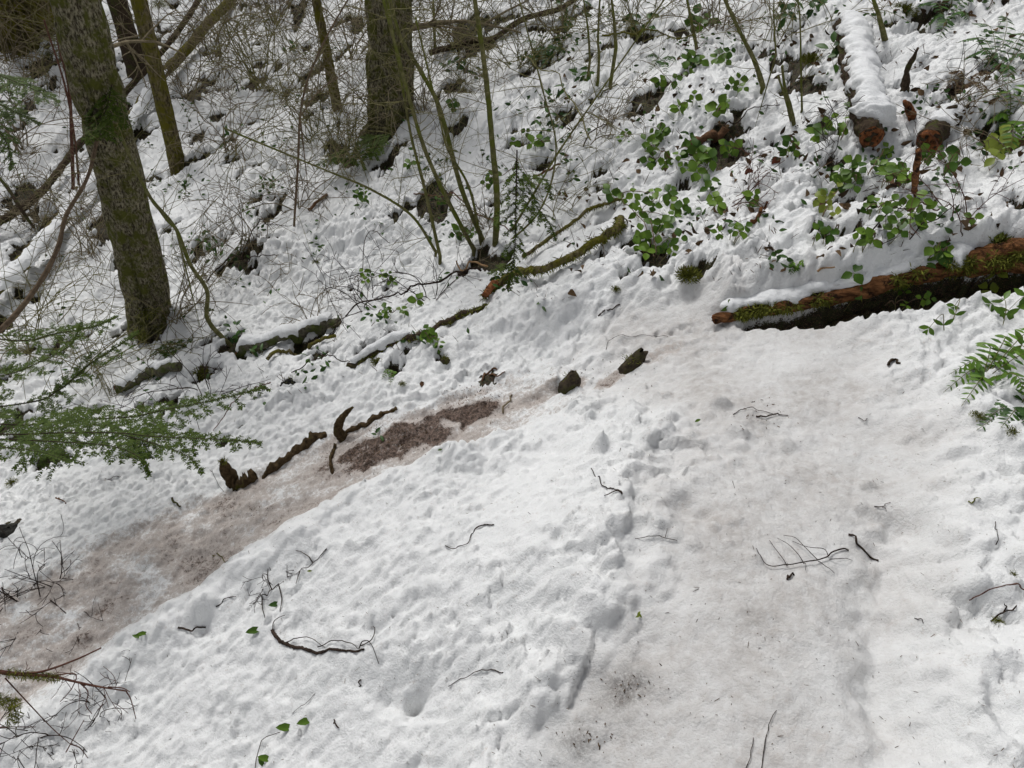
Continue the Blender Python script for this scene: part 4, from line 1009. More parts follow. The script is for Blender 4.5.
# ------------------------------------------------------------------ conifer boughs
def bough_tree(name, label, base, trunk, r0, boughs, m='needle', group=None, cat='young tree', tcol=.5, trunkm='bark_dark'):
    t = thing(name, label, cat, base, group)
    if trunk is not None: mb = MB(); tube(mb, trunk, taper(len(trunk), r0, r0 * .6), 10, n3(.03, .15, 5)); mb.build('trunk', trunkm, t)
    for P, wd, n2, nl, r in boughs:
        tw, nd = MB(), MB(); spray(tw, nd, P, wd, n2, nl, r, tcol=tcol)
        o = tw.build('branch', 'twig_dark', t); nd.build('foliage', m, o)
    return t
d0 = 2.75
foot = at_d(-190,560,3.1); foot[2] = gz1(foot[0], foot[1])
tr = spline([foot, foot + (0, .01, .5), foot + (.01, .02, 1.1), foot + (.0, .03, 1.9), foot + (0, .03, 2.7)], 40)
def Bq(pix, n=None): return dp(pix, n or 8 * len(pix))
bough_tree('young_fir', 'young fir whose flat green boughs reach in from the left border over the snow', foot, tr, .03, [
 (Bq([(-170,425,2.8),(0,434,2.75),(53,433,2.73),(117,433,2.70),(146,436,2.70),(187,438,2.68),(228,440,2.68),(262,443,2.70)]), .19, 44, .0125, .0042),
 (Bq([(-150,400,2.95),(0,424,2.9),(70,420,2.9),(129,417,2.9),(164,410,2.88),(205,402,2.87),(252,391,2.88),(266,387,2.9)]), .17, 40, .0125, .004),
 (Bq([(-150,300,3.2),(0,339,3.1),(59,333,3.1),(95,326,3.1),(118,316,3.1)]), .17, 22, .0125, .004),
 (Bq([(-140,420,3.2),(20,404,3.15),(59,390,3.1),(90,364,3.1),(120,345,3.1),(138,332,3.1)]), .16, 26, .0125, .004),
 (Bq([(0,439,2.65),(60,442,2.65),(110,446,2.62),(140,458,2.6),(149,476,2.6)]), .10, 20, .0115, .003),
 (Bq([(120,434,2.7),(165,447,2.66),(190,458,2.64),(203,474,2.63)]), .08, 14, .0115, .0025),
 (Bq([(-60,376,3.0),(0,376,3.0),(40,362,3.0),(70,345,3.0),(82,322,3.0)]), .13, 18, .0125, .003),
 (Bq([(-60,440,2.6),(0,447,2.6),(40,452,2.58),(70,462,2.57)]), .09, 12, .0115, .0025),
], tcol=.42)
foot = at_d(-160,330,3.4); foot[2] = gz1(foot[0], foot[1])
tr = spline([foot, foot + (0, .01, .8), foot + (0.02, .02, 1.6), foot + (.0, .03, 3.0)], 40)
bough_tree('young_fir', 'pale green fir boughs hanging in at the upper left border', foot, tr, .03, [
 (Bq([(-140,60,3.2),(-20,72,3.2),(20,84,3.2),(60,102,3.2)]), .22, 22, .014, .004),
 (Bq([(-140,90,3.3),(-20,100,3.3),(15,112,3.3),(40,124,3.3)]), .16, 18, .014, .004),
 (Bq([(-100,120,3.2),(-20,122,3.2),(5,140,3.2),(12,170,3.2)]), .14, 16, .014, .004),
], 'needle_far', tcol=.5)
def seed_bough(label, boughs, m='needle', tcol=.35, name='fir_bough', group='small loose conifer boughs on the slope', cat='bough'):
    return bough_tree(name, label, boughs[0][0][0], None, 0, boughs, m, group, cat, tcol)
d = ground_d(514,300) - .12
seed_bough('feathery mossy bough hanging straight down over the reddish broken limb end', [(Bq([(517,150,d-.25),(516,200,d-.2),(515,245,d-.12),(511,275,d-.08),(507,290,d-.05)]), .12, 26, .013, .003), (Bq([(516,185,d-.2),(535,205,d-.2),(550,225,d-.18),(556,240,d-.15)]), .10, 14, .013, .002), (Bq([(516,180,d-.2),(545,180,d-.22),(552,200,d-.2)]), .08, 10, .013, .002), (Bq([(514,262,d-.1),(500,268,d-.1),(488,274,d-.1)]), .06, 8, .012, .002)], tcol=.55)
d = ground_d(330,170) - .2
seed_bough('olive-green bough lying on twigs left of the olive stems, lower than the central tree', [(Bq([(395,132,d),(370,142,d),(340,154,d),(315,166,d)]), .22, 22, .016, .003)], tcol=.5)
d = ground_d(120,150) - .9
seed_bough('small green bough with a dead tip in front of the large furrowed trunk', [(Bq([(112,84,3.75),(106,110,3.75),(95,128,3.75),(84,140,3.75)]), .18, 22, .015, .003)], 'needle', .6)
d = ground_d(170,345) - .1
seed_bough('dark green bough on the snow just below the foot of the large trunk', [(Bq([(196,352,d),(180,345,d),(165,345,d),(150,356,d)]), .14, 14, .014, .003), (Bq([(190,385,d-.15),(200,395,d-.2),(196,405,d-.2)]), .10, 10, .014, .003)], 'needle', .3)
# moss-hung branch in the lower left corner
t = thing('mossy_branch', 'moss-hung bare branch with long purple twigs reaching in at the bottom left corner', 'branch', at_d(-40,672,2.1))
dd = 2.15
P = Bq([(-90,660,dd),(0,672,dd),(30,675,dd),(55,677,dd),(90,685,dd),(126,691,dd)], 50); mb = MB(); tube(mb, P, taper(50, .0075, .002), 8, n3(.01, .2, 5)); side_twigs(mb, P, 10, .09, .001, .35, 1, -.2, 1, 2)
P2 = Bq([(20,674,dd),(44,671,dd),(75,660,dd),(101,648,dd)], 26); tube(mb, P2, taper(26, .0035, .002), 6)
for pix in ([(50,676,dd),(75,674,dd),(72,688,dd),(60,702,dd)], [(80,683,dd),(88,692,dd),(86,705,dd),(92,714,dd)], [(126,691,dd),(131,700,dd),(136,719,dd+.03)], [(108,687,dd),(122,688,dd),(130,692,dd)], [(5,678,dd),(30,705,dd+.02),(52,728,dd+.05),(70,744,dd+.08)], [(70,744,dd+.08),(80,748,dd+.08),(88,758,dd+.1)], [(66,752,dd+.1),(76,734,dd+.06),(84,720,dd+.02)], [(-10,728,dd),(10,727,dd),(36,727,dd+.02)]):
    tube(mb, Bq(pix, 16), taper(16, .002, .0011), 5)
mb.build('wood', 'twig_red', t)
mm = MB(); fringe(mm, P[:32], np.full(32, .011), 1100, .014, 0, 1, .7); fringe(mm, Bq([(-30,690,dd),(0,700,dd),(14,706,dd),(12,724,dd)], 20), np.full(20, .018), 900, .016, 0, 1, .5); mm.build('moss', 'moss', t)

# ------------------------------------------------------------------ leafy plants
def cam_dir(p): return unit(CAM - np.asarray(p))
def plant(name, label, cat, group, sprigs, m='leaf', sm='twig_olive', kind='tri', hgt=.06):
    """sprigs: (px, py, leaf length px, number of leaves, spread px)"""
    c0 = G(sprigs[0][0], sprigs[0][1] + 4); t = thing(name, label, cat, c0, group); lf, st = MB(), MB()
    for sx, sy, lp, n, sp in sprigs:
        g = G(sx, sy); D = np.linalg.norm(g - CAM); L = lp / F_PX * D; spr = sp / F_PX * D
        groups = max(1, round(n / 3)) if kind == 'tri' else n
        for k in range(groups):
            o = np.array([rng.uniform(-1, 1) * spr, rng.uniform(-1, 1) * spr * 1.1, 0]) if groups > 1 else np.zeros(3)
            root = g + o * .35; root[2] = gz1(root[0], root[1]) - .01
            top = g + o; top[2] = max(gz1(top[0], top[1]), g[2] - .02) + rng.uniform(.4, 1.1) * hgt
            mid = (root + top) / 2 + np.array([rng.normal() * .01, rng.normal() * .01, .012])
            st = MB(); tube(st, spline([root, mid, top], 8), taper(8, .0018, .0009), 4, caps=False); st.build('stem', sm, t)
            q = 3 if kind == 'tri' else 1
            a0 = rng.uniform(0, 6.28); nr = unit(cam_dir(top) * .75 + np.array([0, 0, .6]) + rng.normal(size=3) * .25)
            u = unit(np.cross(nr, (1, .1, 0))); v = np.cross(nr, u); tn = rng.uniform(0, 1)
            for j in range(min(q, n)):
                a = a0 + j * 2.2 + rng.normal() * .2; d = u * math.cos(a) + v * math.sin(a)
                sc = 1.0 if j == 0 else .85
                nn = unit(nr + rng.normal(size=3) * .2)
                leaf(lf, top + d * .004, d, nn, L * sc * rng.uniform(.6, 1.2), L * sc * rng.uniform(.66, .95) if kind != 'slim' else L * .42, np.clip(tn + rng.normal() * .15, 0, 1), rng.uniform(.1, .35), rng.uniform(.05, .35))
    if kind == 'tri' and len(sprigs) > 1:
        cn = MB(); Q = [G(s_[0], s_[1]) for s_ in sprigs]; Q = [Q[0] - (Q[1] - Q[0]) * .6] + Q
        Q = spline(Q, 10 * len(Q)); Q[:, 2] = np.maximum(Q[:, 2], Gz(Q[:, 0], Q[:, 1])) + .03 + .02 * np.abs(np.sin(np.linspace(0, 3 * math.pi, len(Q))))
        tube(cn, Q, taper(len(Q), .0026, .0014), 5, caps=False); cn.build('cane', 'stem_brown', t)
    lf.build('leaves', m, t); return t
GL = 'bramble sprigs poking through the snow'
BR = [
 ('largest bright green bramble clump, above the thickest mossy limb', [(650,240,13,12,22),(652,262,13,9,16),(620,205,13,6,10),(655,203,12,6,10),(640,222,12,6,14),(668,222,13,6,12)]),
 ('dense bramble clump around the lower end of the short brown log piece', [(688,158,15,6,9),(705,164,13,6,7),(702,176,14,6,8),(680,165,12,3,4)]),
 ('bramble sprig left of the short brown log piece', [(652,166,12,6,7),(665,166,13,3,3),(646,152,11,3,4)]),
 ('small sprig of narrow leaves above left of the bramble around the brown log piece', [(658,136,12,3,3),(655,146,8,3,4)]),
 ('tiny pair of leaves on open snow right of the hook-shaped twig', [(622,141,7,3,3)]),
 ('upright three-leaved sprig on open snow in the upper centre right', [(666,90,11,5,5)]),
 ('dark leaf cluster lying at the middle of the upper white patch', [(680,112,12,3,3),(692,106,10,2,2)]),
 ('broad green leaf pair right of the upper white patch', [(719,115,15,3,3),(724,110,9,2,2)]),
 ('small leaves half buried left of the two cut brown shoots', [(734,92,10,5,5)]),
 ('bramble leaves around the dark upright stem near the top edge', [(699,28,13,6,7),(693,66,12,5,6),(688,75,11,3,4)]),
 ('narrow upright green leaves right of the dark upright stem', [(717,62,12,3,4),(725,66,10,3,3)]),
 ('two round leaves on snow left of the bramble under the brown log piece', [(710,194,12,3,3)]),
 ('heart-shaped bright leaf pair right of the largest bramble clump', [(709,212,14,4,4)]),
 ('three-leaved sprig right of the short brown log piece', [(730,158,14,4,5)]),
 ('green leaf pair beside the two red leaves', [(788,162,11,4,4)]),
 ('upright leaf trio on snow above the mossy dark patch', [(753,207,12,4,4)]),
 ('glossy leaf clump half sunk over the mossy dark patch in the middle right', [(731,241,10,9,11)]),
 ('lone bright leaf pair below the splintered orange end', [(818,137,15,3,3),(826,130,11,2,2)]),
 ('bramble leaves on the dark bank left of the splintered orange end', [(841,139,10,3,3),(845,128,9,3,4)]),
 ('bramble cluster in the dark hollow below the splintered orange end', [(850,184,12,6,8),(845,178,11,3,5),(835,196,14,6,7)]),
 ('yellow-tinged leaves hanging over the lower dark hollow', [(824,216,11,6,6),(830,205,11,3,5)]),
 ('bramble leaf trio right below the splintered orange end', [(871,174,12,3,3),(880,162,9,3,4)]),
 ('bright bramble group between the two broken log ends, lower down', [(891,185,13,6,9),(905,188,13,5,6),(880,188,11,3,4)]),
 ('dark sprig under the short log stub', [(926,166,12,3,3),(941,156,12,2,2)]),
 ('single light green leaf on snow right of the short log stub', [(951,177,14,2,2)]),
 ('low bramble leaves above the slanting dark twig', [(875,215,13,6,9),(895,212,11,3,4),(911,220,15,6,8)]),
 ('round leaf sprig on the snow left of the two big leaves over the rotten log', [(863,251,14,3,3),(853,253,12,2,2)]),
 ('dark green leaf group above the round leaf sprig', [(888,239,13,6,6)]),
 ('two round leaves on clean snow toward the right border', [(967,229,9,2,1)]),
 ('four leaves in a cross pattern in the middle of the snow above the rotten log', [(826,243,12,5,5),(813,245,10,2,2)]),
 ('pair of large glossy leaves overhanging the rotten log', [(936,261,20,3,2),(925,266,13,3,3)]),
 ('leaves hanging from the front of the rotten log near its middle', [(849,297,14,5,4)]),
 ('small leaf drooping over the thin left end of the rotten log', [(727,316,11,3,3)]),
 ('yellowish oval leaves under the right end of the rotten log', [(979,287,13,4,4),(990,282,12,2,2)]),
 ('green leaves growing in the black gap under the rotten log', [(896,311,9,3,5),(920,309,9,3,4)]),
 ('heart-shaped leaf left of the dark loop of twig, near the top of the open snow', [(358,203,8,2,2)]),
 ('leaf tuft left of the arching olive stem base', [(367,198,6,9,11)]),
 ('light green leaves at the base of the tall olive stems', [(457,241,12,3,3),(470,243,9,3,3)]),
 ('three-leaved sprig on open snow below the dark loop of twig', [(367,283,8,4,4),(388,283,8,5,7)]),
 ('leaf trio left of the brown half-mossy limb', [(388,318,8,4,4),(404,318,8,3,4)]),
 ('bright leaf on the long dark twig', [(417,307,10,3,3)]),
 ('bright leaf pair right below the brown half-mossy limb', [(426,342,12,4,3),(438,350,7,3,3)]),
 ('small leaf group in front of the central tree base', [(455,112,10,3,4)]),
 ('leaves beside the tall olive stems, halfway up', [(408,168,9,3,4)]),
 ('pair of leaves left of the mossy level bough', [(538,147,11,4,5),(518,144,9,4,6)]),
 ('green leaves right of the tall olive stems, halfway up', [(490,186,10,4,6),(440,207,9,2,2)]),
]
for lab, sp in BR: plant('bramble', lab, 'plant', GL, [(a, b_, l * .84, int(n * 1.8 + 1), s * 1.25) for a, b_, l, n, s in sp], 'leaf_yellow' if 'yellow' in lab else 'leaf')
GE = 'small dark-leaved evergreen plants'
for lab, sp in [
 ('dark-leaved plant on the left slope, leftmost of a close pair', [(203,252,7,10,8),(208,243,6,6,6)]),
 ('dark-leaved plant right of its close neighbour on the left slope', [(218,256,7,9,7)]),
 ('sprawling dark-leaved plant under the arching dark twig', [(243,259,6,14,12)]),
 ('upright evergreen sprig where the curving green stem leaves the snow', [(237,343,8,16,7),(258,355,8,12,8)]),
 ('low dark green plant right of the tall olive stems in the leafy patch', [(545,60,9,22,20)]),
 ('dark green bush at the top edge right of the tallest olive stem', [(575,20,9,18,18)]),
 ('leafy dark patch on the bank right of the trio of straight stems', [(640,22,9,16,16)]),
 ('dark evergreen leaves over the buried twigs below the level bough', [(548,130,8,20,14),(556,100,8,12,10)]),
 ('small dark plant right of the snow mound near the trio of straight stems', [(584,80,9,10,8),(690,66,9,8,6)]),
 ('leafy green bush at the top edge left of the snow-laden log', [(800,15,12,16,16),(815,8,12,8,8)]),
 ('dark leaves directly left of the upper part of the snow-laden log', [(838,52,14,7,7),(835,68,12,4,4)]),
 ('dark green plant on the slope right of the central tree near the top', [(455,70,8,12,10),(478,80,7,10,8)]),
 ('low dark plant beside the short brown broken stick', [(268,190,6,12,10),(247,215,6,6,6)]),
 ('dark leaves scattered under the slender mossy tree', [(186,186,6,8,6)]),
 ('small evergreen leaves halfway between the slender and thin trunks', [(232,142,8,8,8),(290,55,8,6,5)]),
 ('yellow-green leaf bush at the right border under the dark ferns', [(1000,152,14,14,12),(990,168,12,4,3)]),
]: plant('evergreen_plant', lab, 'plant', GE, sp, 'leaf_dark' if 'yellow' not in lab else 'leaf_yellow', kind='slim' if 'yellow' not in lab else 'tri', hgt=.05)
for lab, x, y, l in [('red-brown leaf on the snow beside a green pair, upper of two', 772, 164, 11), ('red-brown leaf lying lower left of its twin', 745, 175, 10)]:
    b = G(x, y) + np.array([0, 0, .035]); mb = MB(); leaf(mb, b, (.4, -.1, -.6), cam_dir(b), l / F_PX * 3.1 * 1.1, l / F_PX * 3.0, .5); solo(mb, 'fallen_leaf', 'leaf_red', lab, 'leaf', b, 'red-brown leaves on the snow')

# ------------------------------------------------------------------ ferns
def fern(label, px, py, fronds, m='fern', pl=.045, group='sword ferns along the right side', cat='fern', npn=11, gap=None):
    """fronds: pixel tip offsets (dx, dy) from the crown and arch height"""
    b = G(px, py); t = thing('sword_fern', label, cat, b, group)
    for dx, dy, ah in fronds:
        tip = G(px + dx, py + dy) + np.array([0, 0, .015]); mid = (b + tip) / 2 + np.array([0, 0, ah]); lf = MB()
        P = spline([b - (0, 0, .02), mid, tip], 26); st = MB(); tube(st, P, taper(26, .0018, .0007), 4, caps=False)
        T = np.gradient(P, axis=0)
        ss = unit(np.cross(unit(tip - b), (0, 0, 1)))
        for k in range(npn):
            u = .14 + .84 * k / (npn - 1); i = min(int(u * 25), 24)
            for sg in (-1, 1):
                dd = unit(ss * sg + unit(T[i]) * .35 + np.array([0, 0, -.18]) + rng.normal(size=3) * .06)
                l = pl * (math.sin(math.pi * min(1, .18 + .85 * u)) ** .6) * rng.uniform(.9, 1.1) + .004
                leaf(lf, P[i], dd, unit(cam_dir(P[i]) * .4 + np.array([0, 0, 1.0])), l, l * .32, np.clip(rng.normal(.5, .28), 0, 1), .15, .15)
        o = st.build('frond', 'stem', t); lf.build('foliage', m, o)
    return t
fern('biggest sword fern, green fronds fanned over the snow at the right border', 985, 376, [(-44,20,.06),(-26,34,.05),(-10,-26,.06),(16,-36,.06),(50,-44,.06),(54,-10,.06),(-38,2,.06),(40,26,.05)], pl=.034)
fern('dark fern half under snow at the lower right border, below the biggest fern', 1018, 408, [(-34,14,.03),(-20,24,.03),(10,26,.03),(14,-20,.04),(30,2,.03),(-44,26,.02)], 'leaf_dark', .035)
fern('dark glossy fern in the top right corner', 1000, 62, [(-46,-16,.06),(-30,-36,.06),(0,-44,.06),(26,-24,.05),(30,10,.05),(-20,10,.05),(6,32,.04),(-40,2,.05)], 'leaf_dark', .045)
fern('yellowish fern spilling down the right border below the corner fern', 1012, 118, [(-24,30,.04),(-30,10,.04),(-6,44,.03),(16,34,.04),(12,-30,.05),(-18,-22,.05)], 'fern', .045)
fern('dark fern at the top edge above the broken logs', 948, 18, [(-26,14,.05),(-34,-8,.05),(0,-24,.05),(20,6,.04),(-12,26,.04),(24,-16,.04)], 'leaf_dark', .045)
fern('brown-green wilted fern on a low mound left of the yellowish fern', 968, 84, [(-30,10,.03),(-14,18,.03),(16,14,.03),(20,-6,.03),(-22,-8,.03)], 'litter', .035)
fern('single narrow fern frond left of the mossy rock above the bare mud', 394, 368, [(-4,20,.02),(-12,14,.02)], 'fern', .016, npn=9, group='small fern fronds in the snow')
fern('little fern frond under the lower bramble leaves at the middle right', 795, 266, [(-6,12,.02),(8,4,.02),(-8,4,.02)], 'fern', .02, npn=9, group='small fern fronds in the snow')
fern('small dark fern at the top edge in the leafy band', 662, 60, [(-14,14,.03),(4,20,.03),(14,6,.03),(-18,0,.03)], 'leaf_dark', .03, npn=12, group='small fern fronds in the snow')
fern('drooping fern in the leafy patch right of the tall olive stems', 545, 48, [(-20,16,.04),(0,24,.04),(20,12,.04),(-26,-2,.04),(22,-10,.04)], 'leaf_dark', .035, npn=12, group='small fern fronds in the snow')
# spiny-leaved stems (compound leaves in pairs)
def pinnate(label, pix, npair, lp, m='fern', group='compound-leaved sprigs near the right border', arch=.05):
    b = G(*pix[0]); P = gp(pix, .015, 22, arch); t = thing('pinnate_sprig', label, 'plant', P[0], group)
    st = MB(); tube(st, P, taper(22, .0016, .0008), 4, caps=False); st.build('stem', 'twig_olive', t); lf = MB(); L = lp / F_PX * np.linalg.norm(b - CAM)
    for k in range(npair):
        i = int(3 + 17 * k / max(1, npair - 1)); T = unit(P[i + 1] - P[i - 1]); ss = unit(np.cross(T, cam_dir(P[i])))
        for sg in (-1, 1): leaf(lf, P[i], unit(T * .7 + ss * sg), unit(cam_dir(P[i]) + rng.normal(size=3) * .3), L * rng.uniform(.85, 1.1), L * .42, rng.uniform(.3, .9), .2, .2)
    leaf(lf, P[-1], unit(P[-1] - P[-3]), cam_dir(P[-1]), L, L * .42, .7); lf.build('leaves', m, t); return t
pinnate('small sprig of pointed leaves on snow just below the rotten log', [(942,334),(934,330),(926,333)], 2, 10)
pinnate('upright narrow-leaved sprig right of the small pointed one', [(950,326),(951,316),(952,310)], 2, 9)
pinnate('arching sprig of pointed leaves at the right, left one of two', [(1000,330),(995,316),(988,308)], 3, 12)
pinnate('arching sprig of pointed leaves touching the right border', [(1030,318),(1016,312),(1004,316)], 3, 12)
pinnate('pointed bright leaf sprig over the biggest fern at the border', [(1028,372),(1012,362),(1000,364)], 3, 14)

# ------------------------------------------------------------------ moss cushions and dark tufts
GMs = 'moss cushions on the slope'
for lab, x, y, rd, n in [('moss cushion on the dark bank right of the largest bramble clump', 688, 277, .05, 900), ('tiny moss cushion below the thickest mossy limb', 616, 290, .022, 300), ('round moss tuft on open snow below the short brown stick', 317, 263, .03, 260),
    ('moss tuft at the left end of the brown limb under the snow', 377, 363, .028, 500), ('small bright moss tuft above the bare mud', 402, 384, .018, 220), ('large mossy hummock left of the snow-laden log', 812, 62, .06, 1300), ('mossy bank patch at the top edge above the broken logs', 905, 12, .07, 1100),
    ('dark moss mound at the upper slope right of the level bough', 546, 58, .07, 900), ('moss cushion hanging over the right end of the rotten log', 1000, 243, .05, 1200), ('moss patch at the foot of the thickest mossy limb', 640, 35, .06, 700), ('moss at the snow edge below the yellowish ferns', 978, 417, .022, 260),
    ('mossy bit on the snow at the right border near the hollow', 1012, 432, .02, 220), ('moss clump at the top left behind the slender mossy trunk', 160, 6, .12, 900), ('dark moss clump right of the moss-wrapped corner trunk', 50, 56, .10, 600), ('moss tuft on the snow in the upper left white area', 252, 75, .05, 260), ('green moss scrap left of the curved twigs near the top', 300, 78, .03, 160),
    ('moss patch in the hollow at the lower right border', 998, 622, .014, 260), ('moss scrap at the right border above the hollow', 1014, 575, .012, 160), ('mossy ground at the left border below the fir boughs', 12, 483, .03, 260), ('moss on the buried root under the mound of the brown limb end', 300, 330, .03, 300)]:
    if 'foot of the thickest' in lab: lab = 'moss patch on the dark bank at the top edge left of the leafy stem'
    b = G(x, y); mb = MB(); tuft(mb, b, rd, int(n * 1.5), min(.016, rd * .38), .45); solo(mb, 'moss_cushion', 'moss', lab, 'moss', b, GMs)

# ------------------------------------------------------------------ twigs on the open snow
GN = 'twigs lying on the open snow'
mb = MB(); P = gp([(272,630),(277,638),(285,644),(303,649),(320,653),(342,651),(364,650)], .004, 60); tube(mb, P, np.interp(np.linspace(0, 1, 60), [0, .1, .6, 1], [.0042, .0055, .0048, .003]), 10, n3(.006, .4, 3))
for pix, a in [([(285,644),(300,641),(312,641),(325,648)], .012), ([(318,649),(335,643),(352,646),(358,650)], .012), ([(359,650),(363,644),(370,645),(379,666)], .012), ([(361,648),(372,641),(375,632),(373,627)], .006), ([(273,631),(275,622),(285,616)], .004)]:
    P2 = gp(pix, .005, 16, a); tube(mb, P2, taper(16, .0018, .0010), 5)
solo(mb, 'fallen_branch', 'twig_dark', 'knobbly brown branch with thin looping side twigs on the lower left snow', 'branch', P[0], GN)
mb = MB(); P = gp([(848,551),(842,550),(831,554),(826,559),(818,562),(800,565),(786,567),(771,568),(762,561),(756,549)], .003, 60, .008); tube(mb, P, taper(60, .0022, .0008), 6)
for pix in ([(787,567),(777,556),(771,548),(769,541)], [(803,563),(790,551),(777,539)], [(818,561),(805,552),(794,541),(783,536)], [(828,557),(822,552),(806,550),(792,542)], [(803,564),(805,571)], [(818,562),(824,570),(834,574)], [(829,560),(840,562),(852,561)]):
    P2 = gp(pix, .003, 16, .012); tube(mb, P2, taper(16, .0011, .0006), 5)
solo(mb, 'fallen_branch', 'twig_dark', 'fan-shaped many-forked dark twig on the packed trail at the right', 'branch', P[0], GN)
def fine(label, pix, r0, r1, m='twig_dark', sides=(), name='fallen_twig', arch=.004, lift=.002, cat='twig', **kw):
    mb = MB(); P = kink(gp(pix, lift + r0 * .3, 10 * len(pix), arch), r0); r0, r1 = r0 * .85, r1 * .85; tube(mb, P, taper(len(P), r0, r1), 6, n3(.006, .35, int(pix[0][0])))
    for s in sides: P2 = gp(s, lift, 12, .006); tube(mb, P2, taper(12, r1 * 1.2, r1 * .6), 5)
    return solo(mb, name, m, label, cat, P[0], GN)
fine('thick short dark stick just right of the fan-shaped twig', [(848,535),(859,547),(878,561)], .0034, .0026)
fine('small dark bark chip below the fan-shaped twig', [(787,580),(790,576),(794,575)], .0032, .0022, name='bark_chip', cat='bark')
fine('dark twig with a forked lower end in the middle of the white mound', [(591,469),(599,482),(611,489),(622,494)], .0016, .0022, sides=[[(622,495),(612,494),(604,496)]])
fine('bent twig with a mossy tip on the white mound, left of its middle', [(445,546),(467,545),(471,535),(478,528),(494,525)], .0012, .0024)
fine('thin T-shaped twig on the mound beside the trail', [(635,539),(655,538),(677,541)], .0011, .0009, sides=[[(665,538),(667,529)]])
fine('lone thin curved twig at the lower centre', [(448,687),(467,678),(487,672),(503,673)], .0010, .0016)
fine('branched dark twig above the knobbly branch', [(286,572),(300,572),(313,564),(320,557),(327,549)], .0010, .0020, sides=[[(313,564),(306,557),(296,551)], [(300,571),(296,584)]])
fine('dark stub with small prongs left of the branched twig', [(256,599),(266,596),(272,590),(279,584)], .0016, .0022, sides=[[(279,586),(282,600),(280,612)], [(272,590),(268,580),(268,569)], [(262,597),(263,610),(265,618)]])
fine('long thin upright-looking twig at the bottom right of centre, right one of two', [(761,770),(765,736),(770,722),(776,711)], .0012, .0008)
fine('shorter thin twig at the bottom edge, left one of two', [(744,772),(749,755),(753,738)], .0011, .0008)
fine('curved purple twig reaching in from the right border', [(968,602),(988,594),(1010,590),(1034,589)], .0014, .0020, 'twig_red', arch=.02)
fine('small dark forked twig in the hollow under the purple twig', [(990,622),(1000,614),(1012,611)], .0024, .0018, sides=[[(1012,611),(1016,606)], [(1002,614),(1004,604)]])
fine('tiny upright dark twig on snow near the right border', [(995,546),(996,534),(995,522)], .0011, .0009)
fine('short dark stick above the upper step block', [(598,317),(609,311),(620,305)], .0035, .0028, arch=0)
fine('thin curved twig bowed over the upper step block', [(606,350),(608,342),(618,337),(640,336),(668,337)], .0013, .0009)
fine('grey weathered stick standing at the right end of the bare mud', [(503,414),(507,403),(512,395)], .0045, .0035, 'twig', arch=.01)
fine('reddish forked root piece above the right end of the bare mud', [(482,382),(489,375),(497,370)], .006, .004, 'wood_brown', sides=[[(489,376),(497,378),(505,372)]])
fine('thin dark twig along the snow edge where the mound meets the bend', [(733,415),(742,411),(756,411),(776,415)], .0016, .0011)
fine('dark crumbly twig bits at the left rim of the packed trail', [(756,417),(763,418),(772,415),(788,416)], .0036, .0016)
fine('short dark twig in the tread near the muddy trail end', [(84,612),(90,617),(103,621)], .0014, .0010, sides=[[(92,617),(96,596)], [(103,621),(98,603)]])
fine('purple-brown twig lying down the snow beneath the second fir bough', [(214,434),(228,418),(240,406),(255,395),(271,386)], .0022, .0035, 'twig_red', arch=.03, lift=.02)
fine('small dark stick lying level left of the V-shaped stump', [(105,479),(113,478),(121,477)], .002, .0012)
fine('mossy twig end on the edge of the muddy trail at the left', [(213,556),(220,558),(228,561)], .0030, .0014, 'bark_moss')
fine('dark curved twig sunk in snow at the lower left', [(216,607),(226,600),(236,597)], .0022, .0014)
fine('dark strip of bark in a hollow left of the knobbly branch', [(178,628),(190,630),(206,628)], .0040, .0030, name='bark_chip', cat='bark')
fine('short thick dark twig left of the bottom centre', [(334,720),(336,724),(339,728)], .0022, .0020)
fine('hair-thin twig above the leafy sprig at the bottom', [(292,714),(304,706),(315,694)], .0009, .0008)
fine('small dark bud-like twig below the knobbly branch tip', [(361,680),(360,686),(359,687)], .0022, .0016)
fine('tiny curved dark twig at the right snow bank', [(914,619),(920,621),(923,624)], .0015, .0010)
fine('light olive leaf stalk on snow at the right', [(968,502),(974,501),(980,499)], .0022, .0012, 'moss')
fine('dark twig speck in the centre of the packed trail', [(874,507),(882,508),(890,503)], .0018, .0010, sides=[[(882,508),(886,512)]])
fine('tiny sticks near the upper part of the packed trail', [(858,418),(864,422),(867,419)], .0013, .0010)
fine('dark crumb of bark on the packed trail near the rotten log', [(888,366),(894,361),(900,364)], .006, .004, 'bark_dark', name='bark_chip', cat='bark')
fine('orange-brown shard left of the V-shaped stump', [(56,498),(60,500),(66,504)], .004, .003, 'wood_brown', name='bark_chip', cat='bark')
fine('dark notch of bark in snow left of the V-shaped stump, near the trail', [(172,498),(177,503),(181,507)], .006, .004, 'bark_dark', name='bark_chip', cat='bark')
fine('thin twig curving beside the lower fir bough over clean snow', [(210,470),(216,482),(224,492)], .0012, .0010, arch=.02)
